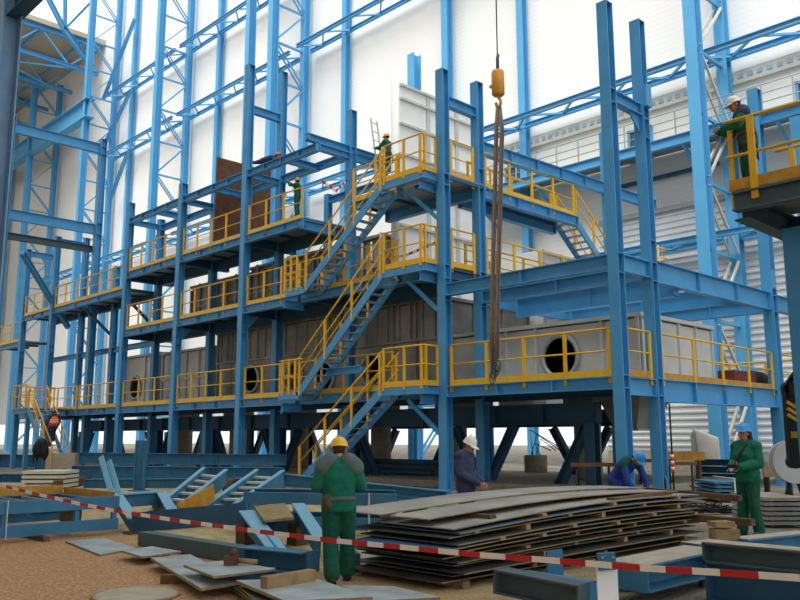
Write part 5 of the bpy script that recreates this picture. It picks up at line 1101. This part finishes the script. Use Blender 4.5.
def person(label, loc, face, J, top='green', legs='greend', hat='hat_yellow', vox=.0075, s=1.0, boots='boot', hair=None, curl=.5, belt=None, patch=None, harness=False, vest=None, bag=None, bulk=0.0, strap=None, cuff=None, face_detail=True):
    j = dict(STAND); j.update(J); g = {k: (V(v)*s if isinstance(v, tuple) and k not in ('ld', 'rd', 'right', 'cright', 'ln', 'rn') else v) for k, v in j.items()}
    for k in ('ld', 'rd', 'right', 'cright'): g[k] = V(g[k])
    fx = V(face); rz = math.atan2(-fx.x, fx.y)
    r = thing('person', label, 'person', tuple(loc), 'workers on the site', rz)
    S = s
    H = rot(g['hy'], g['hp'], g.get('hr', 0)); hc = g['head']
    spine = [(g['pelvis']-ZZ*0, .16, .115), (g['waist'], .145, .105), (g['chest'], .165, .118), (g['neck']-(g['neck']-g['chest']).normalized()*.05*S, .15, .085), (g['neck'], .062, .062)]
    def torso(b, grow=0.0, upto=5, low=True):
        rings = []; up0 = (g['waist']-g['pelvis']).normalized()
        if low: rings.append(ring(g['pelvis']-up0*.09*S, up0, g['right'], (.15+grow)*S, (.11+grow)*S))
        for i in range(min(upto, 5)):
            c, rx, ry = spine[i]; a = spine[max(0, i-1)][0]; e = spine[min(4, i+1)][0]
            rg = g['right'].lerp(g['cright'], min(1, i/2)); rings.append(ring(c, e-a, rg, (rx+grow)*S, (ry+grow)*S))
        b.loft(rings)
        for q in ('ls', 'rs'): b.cap(g['neck'].lerp(g[q], .35)-(g['neck']-g['chest']).normalized()*.02*S, g[q], (.07+grow)*S, (.062+grow)*S)
    def arm(b, q, grow=0.0, end=1.0):
        sh, el, wr = g[q+'s'], g[q+'e'], g[q+'w']
        b.cap(sh, sh.lerp(el, .5), (.056+grow)*S, (.05+grow)*S); b.cap(sh.lerp(el, .5), el, (.05+grow)*S, (.043+grow)*S)
        b.cap(el, el.lerp(wr, .4), (.043+grow)*S, (.042+grow)*S); b.cap(el.lerp(wr, .4), el.lerp(wr, end), (.042+grow)*S, (.029+grow*1.3)*S)
    def leg(b, q, grow=0.0, end=1.0):
        h, k, a = g[q+'h'], g[q+'k'], g[q+'a']
        b.cap(h, h.lerp(k, .5), (.088+grow)*S, (.072+grow)*S); b.cap(h.lerp(k, .5), k, (.072+grow)*S, (.055+grow)*S)
        b.cap(k, k.lerp(a, .35), (.054+grow)*S, (.055+grow)*S); b.cap(k.lerp(a, .35), k.lerp(a, end), (.055+grow)*S, (.038+grow*1.5)*S)
    # one continuous body
    b = MB(); torso(b); [arm(b, q) for q in 'lr']; [leg(b, q) for q in 'lr']
    for q in 'lr': b.cap(g[q+'a']-ZZ*.03*S, g[q+'t']-ZZ*0, .042*S, .032*S)
    b.cap(g['neck']-ZZ*.02*S, hc-H@V((0, .01, .06))*S, .06*S, .055*S)
    def hp(x, y, z): return hc+H@V((x*S, y*S, z*S))
    b.ell(hp(0, -.005, .02), .076*S, .094*S, .10*S, H); b.ell(hp(0, .022, -.045), .06*S, .068*S, .075*S, H)
    b.cap(hp(0, .088, .005), hp(0, .107, -.03), .010*S, .016*S, 8)
    for x in (-1, 1): b.ell(hp(.078*x, -.005, -.01), .012*S, .022*S, .033*S, H); b.cap(hp(.05*x, .06, -.02), hp(.03*x, .075, -.035), .024*S, .02*S, 8)
    b.cap(hp(-.03, .083, .028), hp(.03, .083, .028), .012*S, .012*S, 8)
    b.cap(hp(-.018, .086, -.066), hp(.018, .086, -.066), .011*S, .011*S, 8)
    for q, sx in (('l', 1), ('r', -1)):
        n = g.get(q+'n'); n = V(n) if n is not None else V((sx, 0, 0)); th = g[q+'d'].cross(n)*sx if g.get(q+'n') is None else g[q+'d'].cross(n)*sx
        hand(b, g[q+'w'], g[q+'d'], n, th, g.get('curl', curl))
    b.build('body', 'skin', r, local=True, remesh=vox, smooth=2)
    # clothing
    J_ = MB(); torso(J_, .024+bulk, 4); [arm(J_, q, .02+bulk*.7, .96) for q in 'lr']
    J_.build('jacket', top, r, local=True, remesh=.014, smooth=3)
    c = MB(); cn = g['neck']; ud = (hc-cn).normalized(); pr = [(.085*S, -.035*S), (.078*S, .0), (.072*S, .035*S), (.066*S, .035*S), (.066*S, -.03*S)]; c.lathe(pr, cn-ud*.005, ud, 20); c.build('collar', 'greyfab' if patch == 'grey' else top, r, local=True)
    T = MB(); up0 = (g['waist']-g['pelvis']).normalized()
    T.loft([ring(g['pelvis']-up0*.11*S, up0, g['right'], .165*S, .125*S), ring(g['pelvis'], up0, g['right'], .176*S, .133*S), ring(g['pelvis']+up0*.08*S, up0, g['right'], .168*S, .126*S)])
    [leg(T, q, .022+bulk*.8, .98-bulk*2) for q in 'lr']; T.build('trousers', legs, r, local=True, remesh=.014, smooth=3)
    for q in 'lr':
        a, t = g[q+'a'], g[q+'t']; d = (t-a); d.z = 0; d = d.normalized() if d.length > 1e-4 else V((0, 1, 0))
        B = MB(); B.cap(a+ZZ*.06*S, a-ZZ*.02*S, .055*S, .052*S); B.cap(a-ZZ*.025*S-d*.03*S, t, .05*S, .042*S); B.build('boot', boots, r, local=True, remesh=.012, smooth=2)
        so = MB(); m_ = (a+t)/2; m_.z = min(a.z, t.z)-.0; so.bar(a-d*.09*S-ZZ*.072*S, V((t.x, t.y, a.z))+d*.03*S-ZZ*.072*S, .09*S, .025*S); so.build('sole', 'black', r, local=True)
    # helmet, hair, features
    if hat:
        hz = H@V((0, -.10, 1)).normalized(); hf = H@V((0, 1, .1)).normalized(); cc = hp(0, -.005, .045)
        P = [(.002, .125), (.04, .12), (.075, .1), (.1, .065), (.113, .02), (.115, -.005), (.125, -.012), (.125, -.018), (.105, -.015)]
        h_ = MB(); h_.lathe([(a*S, q*S) for a, q in P][::-1], cc, hz, 28, ref=hf); 
        fr = MB(); n = 12; vs = []
        side = hz.cross(hf).normalized()
        for k in range(n+1):
            an = math.radians(-62+124*k/n); dr = hf*math.cos(an)*1.12+side*math.sin(an)*.95; ex = .05*math.cos(math.radians(-80+160*k/n))
            for rr, zz_ in ((.108, -.004), (.115+ex, -.028), (.115+ex, -.034), (.106, -.014)): vs.append(cc+dr*rr*S+hz*zz_*S)
        fs = []
        for k in range(n):
            for q in range(4): fs.append((4*k+q, 4*k+4+q, 4*k+4+(q+1) % 4, 4*k+(q+1) % 4))
        fs += [(0, 1, 2, 3), (4*n+3, 4*n+2, 4*n+1, 4*n)]
        ho = h_.build('helmet', hat, r, local=True); fr.add(vs, fs, True); fr.build('peak', hat, ho, local=True)
        ri = MB(); ri.bar(cc+hz*.122*S-hf*.06*S, cc+hz*.122*S+hf*.06*S, .022*S, .012*S, up=hz); ri.build('ridge', hat, ho, local=True)
    hb = MB(); hb.ell(hp(0, -.02, .015), .083*S, .088*S, .095*S, H)
    if hair == 'long':
        for x in (-.06, -.03, 0, .03, .06): hb.cap(hp(x, -.06-.02*(.06-abs(x))*10, .0), hp(x*1.25, -.085, -.17), .035*S, .03*S)
        for x in (-1, 1): hb.cap(hp(.075*x, -.02, 0), hp(.08*x, -.045, -.15), .025*S, .02*S)
    hm = hb; hm.build('hair', 'hair', r, local=True, remesh=.009, smooth=2)
    if face_detail:
        for x in (-.031, .031): MB().ell(hp(x, .083, .008), .011*S, .007*S, .007*S, H).build('eye', 'eye', r, local=True)
        MB().cap(hp(-.02, .096, -.066), hp(.02, .096, -.066), .006*S, .006*S, 8).build('mouth', 'lips', r, local=True)
    if belt:
        bm = MB(); bm.loft([ring(g['pelvis']+up0*.045*S, up0, g['right'], (.19+bulk)*S, (.147+bulk)*S), ring(g['pelvis']+up0*.095*S, up0, g['right'], (.188+bulk)*S, (.145+bulk)*S)]); bm.build('belt', belt, r, local=True)
    if bag:
        bm = MB(); c = g['pelvis']+V(bag)*S; bm.ell(c, .075*S, .05*S, .085*S); bm.ell(c+V((.02, -.02, -.05))*S, .06*S, .05*S, .06*S); bm.build('tool_pouch', 'boot', r, local=True, remesh=.02)
    if patch:
        pm = {'grey': 'greyfab', 'ochre': 'ochre', 'navy': 'navy', 'green': 'greend'}[patch]
        for q in 'lr':
            bm = MB(); sh, el = g[q+'s'], g[q+'e']
            if patch == 'ochre': bm.cap(sh.lerp(el, .18), sh.lerp(el, .5), .083*S, .076*S, 14)
            else: bm.cap(g['neck'].lerp(sh, .62)+ZZ*.02*S, sh.lerp(el, .1), (.097+bulk)*S, (.095+bulk)*S, 14)
            bm.build('shoulder_patch', pm, r, local=True, remesh=.014, smooth=2)
    if vest:
        bm = MB(); rings = []
        for i, (c, rx, ry) in enumerate(spine[:4]):
            rings.append(ring(c, (0, 0, 1), g['right'], (rx+.058+bulk)*S, (ry+.058+bulk)*S))
        bm.loft(rings); vo = bm.build('vest', vest, r, local=True)
        for t in (.25, .75):
            q = spine[1][0].lerp(spine[2][0], t); bm = MB(); bm.loft([ring(q-ZZ*.025*S, (0, 0, 1), g['right'], (.222+bulk)*S, (.178+bulk)*S), ring(q+ZZ*.025*S, (0, 0, 1), g['right'], (.222+bulk)*S, (.178+bulk)*S)]); bm.build('reflective_band', 'strap', vo, local=True)
    if harness:
        hcol = 'harness'
        bm = MB(); bm.loft([ring(g['pelvis']+up0*.03*S, up0, g['right'], .197*S, .155*S), ring(g['pelvis']+up0*.11*S, up0, g['right'], .192*S, .15*S)]); bm.build('harness_belt', hcol, r, local=True)
        for q in 'lr':
            h, k = g[q+'h'], g[q+'k']; d = (k-h).normalized(); m_ = MB(); m_.lathe([(.118*S, -.04*S), (.12*S, 0), (.118*S, .04*S), (.105*S, .04*S), (.105*S, -.04*S)], h.lerp(k, .22), d, 18); m_.build('leg_loop', hcol, r, local=True)
        m_ = MB(); q0 = g['pelvis']; m_.tube([q0+V((.16, -.1, .06))*S, q0+V((.2, -.16, -.12))*S, q0+V((.14, -.2, -.3))*S, q0+V((.06, -.17, -.1))*S, q0+V((-.05, -.15, .05))*S], .016*S, 8); m_.build('lanyard', hcol, r, local=True)
    if strap:
        bm = MB(); sh = g['rs'] if strap == 'r' else g['ls']; o_ = g['lw'].lerp(g['rw'], .5)
        q0 = g['neck'].lerp(sh, .45); bm.tube([q0+V((0, -.08, -.02))*S, q0+ZZ*.075*S, q0+V((0, .1, .0))*S, g['chest']+V((0, .175, .0))*S, o_+V((0, .01, .04))], .022*S, 8); so_ = bm.build('shoulder_strap', 'black', r, local=True)
        bm = MB(); bm.box(o_-V((.09, .03, .05))*S, o_+V((.09, .09, .04))*S); rm = bm.build('remote_control', 'black', r, local=True)
        bm = MB(); bm.cap(o_+V((-.04, .03, .04))*S, o_+V((-.04, .03, .08))*S, .008, .008, 6); bm.build('joystick', 'yellow', rm, local=True)
    return r
def gp(x, y): p = onz(x, y); return (p.x, p.y, 0.0)
# man with the yellow helmet, back to us, walking
person('person in green workwear and yellow helmet walking away, near the middle of the foreground', gp(338, 583), F0*1.0-R0*.12,
       dict(head=(0, .06, 1.61), neck=(0, -.0, 1.47), chest=(0, .0, 1.28), hp=-.35, le=(-.275, -.02, 1.17), re=(.275, -.02, 1.17), lw=(-.12, .24, 1.13), rw=(.12, .24, 1.15), ld=(.7, .6, 0), rd=(-.7, .6, 0), ln=(0, 0, -1), rn=(0, 0, -1),
            lk=(-.10, .04, .5), la=(-.08, -.16, .1), lt=(-.09, .02, .04), rk=(.12, .12, .52), ra=(.12, .2, .09), rt=(.14, .38, .04)),
       'green', 'greend', 'hat_yellow', s=.955, belt='greyfab', bag=(-.15, -.11, .05), patch='grey', bulk=.028)
# man with the blue helmet and remote control
person('person in green overalls and blue helmet holding a remote control, standing at the right', gp(752, 537), -R0*.85-F0*.5,
       dict(hy=-.05, hp=-.02, le=(-.24, .0, 1.15), re=(.25, .0, 1.15), lw=(-.07, .27, 1.1), rw=(.08, .28, 1.1), ld=(.5, .7, -.1), rd=(-.5, .7, -.1), ln=(.3, 0, -1), rn=(-.3, 0, -1), la=(-.11, -.05, .09), lt=(-.15, .13, .035), ra=(.13, .05, .09), rt=(.18, .24, .035)),
       'green', 'greend', 'hat_blue', s=1.07, hair='long', patch='ochre', strap='l', curl=.9, bulk=.016)
# man in navy with the white helmet behind the stack
q = fd(466, 500, 13.6)
person('person in a navy jacket and white helmet looking down beside the sheet stack', (q.x, q.y, 0), R0*.85-F0*.45,
       dict(hp=-.55, head=(0, .07, 1.59), neck=(0, .02, 1.46), chest=(0, -.01, 1.28), le=(-.25, .0, 1.14), re=(.25, .0, 1.14), lw=(-.08, .25, .99), rw=(.08, .25, .99), ld=(.3, .7, -.4), rd=(-.3, .7, -.4), ln=(1, 0, 0), rn=(-1, 0, 0)),
       'navy', 'navy', 'hat_white', s=.98, bulk=.012)
# stooping man with the blue helmet
q = fd(626, 500, 16.6)
person('person in blue workwear and blue helmet stooping behind the sheet stack', (q.x, q.y, 0), R0*.5-F0*.88,
       dict(pelvis=(0, -.2, .88), waist=(0, -.1, .99), chest=(0, .05, 1.12), neck=(0, .22, 1.23), head=(0, .37, 1.25), hp=-.95, ls=(-.19, .16, 1.17), rs=(.19, .16, 1.17), le=(-.26, .3, .8), re=(.24, .34, .8), lw=(-.14, .42, .58), rw=(.15, .45, .58),
            ld=(.2, .5, -.7), rd=(-.2, .5, -.7), ln=(1, 0, 0), rn=(-1, 0, 0), lh=(-.09, -.19, .86), rh=(.09, -.19, .86), lk=(-.12, -.08, .46), rk=(.12, -.04, .47), la=(-.13, -.22, .09), ra=(.13, -.2, .09), lt=(-.15, -.02, .035), rt=(.15, .0, .035)),
       'royal', 'royal', 'hat_blue', s=1.02, patch='green')
# man on the right platform
q = fd(742, 196, 14.6)
person('person in green with white helmet and harness leaning on the right platform railing', (PX+.16, PY+.42, PZ), -R0*.92+F0*.12,
       dict(hp=-.42, head=(0, .16, 1.58), neck=(0, .07, 1.45), chest=(0, .03, 1.28), ls=(-.18, .06, 1.4), rs=(.18, .06, 1.4), le=(-.23, .2, 1.14), re=(.22, .18, 1.14), lw=(-.13, .42, 1.14), rw=(.12, .42, 1.16), ld=(.2, .9, 0), rd=(-.2, .9, 0), ln=(0, 0, -1), rn=(0, 0, -1)),
       'green', 'greend', 'hat_white', s=1.09, harness=True, patch='navy', bulk=.01)
# man on the ladder at the upper landing
lx = onz(386, 196, L3)
wl = ony(387, 180, 20.7); print('WL', wl)
person('person in green with a brownish helmet on a ladder at the head of the stairs', tuple(wl), F0*.55-R0*.85,
       dict(hp=-.1, le=(-.22, .2, 1.2), re=(.24, .2, 1.22), lw=(-.14, .42, 1.25), rw=(.14, .44, 1.3), ld=(.1, .8, .4), rd=(-.1, .8, .4), ln=(0, .3, -1), rn=(0, .3, -1), lk=(-.1, .1, .52), la=(-.1, .05, .09), rk=(.1, .2, .62), ra=(.1, .12, .3), rt=(.1, .28, .25)),
       'green', 'green', 'hat_yellow', vox=.011, s=1.05, harness=True)
def ladder(a0, a1, side, w, label, n, mt='alu', cat='ladder', legs2=None):
    a0, a1, side = V(a0), V(a1), V(side).normalized(); r = thing('ladder', label, cat, tuple(a0))
    for s_ in (-w/2, w/2): MB().bar(a0+side*s_, a1+side*s_, .03, .07, up=side).build('side_rail', mt, r)
    for k in range(n): q = a0.lerp(a1, (k+.6)/n); MB().tube([q-side*w/2, q+side*w/2], .018, 6).build('rung', mt, r)
    if legs2 is not None:
        for s_ in (-w/2, w/2): MB().bar(V(legs2)+side*s_, a1+side*s_-ZZ*.05, .03, .06, up=side).build('rear_leg', mt, r)
    return r
fw_ = (F0*.55-R0*.85).normalized(); sd_ = V((fw_.y, -fw_.x, 0))
ladder(V((wl.x+fw_.x*.14, wl.y+fw_.y*.14, L3+.04)), wl+fw_*.62+ZZ*2.55, sd_, .42, 'aluminium ladder leaning on the top beam beside the worker at the head of the stairs', 9)
# man on the stepladder
ws = ony(297, 222, 20.95); ws = V((ws.x, 20.95, L3+.55))
person('person in green with a yellow helmet on a stepladder under the top beams', tuple(ws), -R0*.9+F0*.3,
       dict(hp=.25, le=(-.25, .25, 1.4), re=(.26, .22, 1.42), lw=(-.13, .4, 1.6), rw=(.13, .42, 1.62), ld=(.1, .5, .8), rd=(-.1, .5, .8), ln=(0, -1, .3), rn=(0, -1, .3)),
       'green', 'green', 'hat_yellow', vox=.011, s=1.0)
ladder(ws+V((.35, .1, -.52)), ws+V((0, 0, .15)), (.1, 1, 0), .5, 'light stepladder under the worker on the upper walkway', 4, legs2=ws+V((-.5, -.1, -.52)))
# man lying over the top cross beam
wb = ony(273, 163, 20.8); print('WB', wb)
person('person in dark blue with a red helmet lying over the top cross beam', tuple(wb), R0*.95-F0*.3,
       dict(pelvis=(0, -.45, .16), waist=(0, -.3, .2), chest=(0, -.1, .22), neck=(0, .1, .27), head=(0, .24, .32), hp=.1, ls=(-.18, .05, .22), rs=(.18, .05, .22), le=(-.3, .2, .05), re=(.3, .22, .05), lw=(-.16, .4, -.05), rw=(.16, .42, -.05), ld=(.1, .6, -.6), rd=(-.1, .6, -.6),
            lh=(-.09, -.46, .14), rh=(.09, -.46, .14), lk=(-.16, -.86, .16), rk=(.14, -.86, .05), la=(-.14, -1.25, .22), ra=(.12, -1.2, .2), lt=(-.14, -1.3, .06), rt=(.12, -1.25, .04)),
       'navy', 'navy', 'hat_red', vox=.011, s=1.0)
# man in the orange vest on the left stair
person('person in an orange hi-vis vest and teal helmet climbing the left-hand stair', (-45.0, 17.75, 1.25), (-1, .0, 0),
       dict(chest=(0, .06, 1.28), neck=(0, .08, 1.46), head=(0, .13, 1.62), le=(-.26, .0, 1.15), re=(.26, .0, 1.15), lw=(-.3, .2, 1.02), rw=(.3, .2, 1.02), rk=(.1, .22, .66), ra=(.1, .2, .32), rt=(.1, .36, .27)),
       'navy', 'navy', 'hat_teal', vox=.012, s=1.14, bulk=.02, vest='hiviz')
# ------------------------------------------------------------------ daylight and camera
w = bpy.data.worlds.new('overcast_sky'); SC.world = w; w.use_nodes = True
bg = w.node_tree.nodes['Background']; bg.inputs['Color'].default_value = (.93, .97, 1.0, 1); bg.inputs['Strength'].default_value = 1.0
sun = bpy.data.lights.new('soft_sun', 'SUN'); sun.energy = 3.4; sun.angle = math.radians(50); sun.color = (1, .975, .93)
so = bpy.data.objects.new('soft_sun', sun); COL.objects.link(so)
so.rotation_euler = V((-.22, .62, -1.0)).to_track_quat('-Z', 'Y').to_euler()
cam = bpy.data.cameras.new('camera'); cam.sensor_width = 36; cam.lens = FPX*36/800; cam.clip_end = 600; cam.clip_start = .1
co = bpy.data.objects.new('camera', cam); COL.objects.link(co)
mw = Matrix.Identity(4)
for i in range(3): mw[i][0] = RT[i]; mw[i][1] = UP[i]; mw[i][2] = -FW[i]; mw[i][3] = EYEP[i]
co.matrix_world = mw; SC.camera = co
SC.view_settings.view_transform = 'Standard'; SC.view_settings.look = 'None'; SC.view_settings.gamma = 1; SC.view_settings.use_curve_mapping = False
SC.view_settings.exposure = 0.25
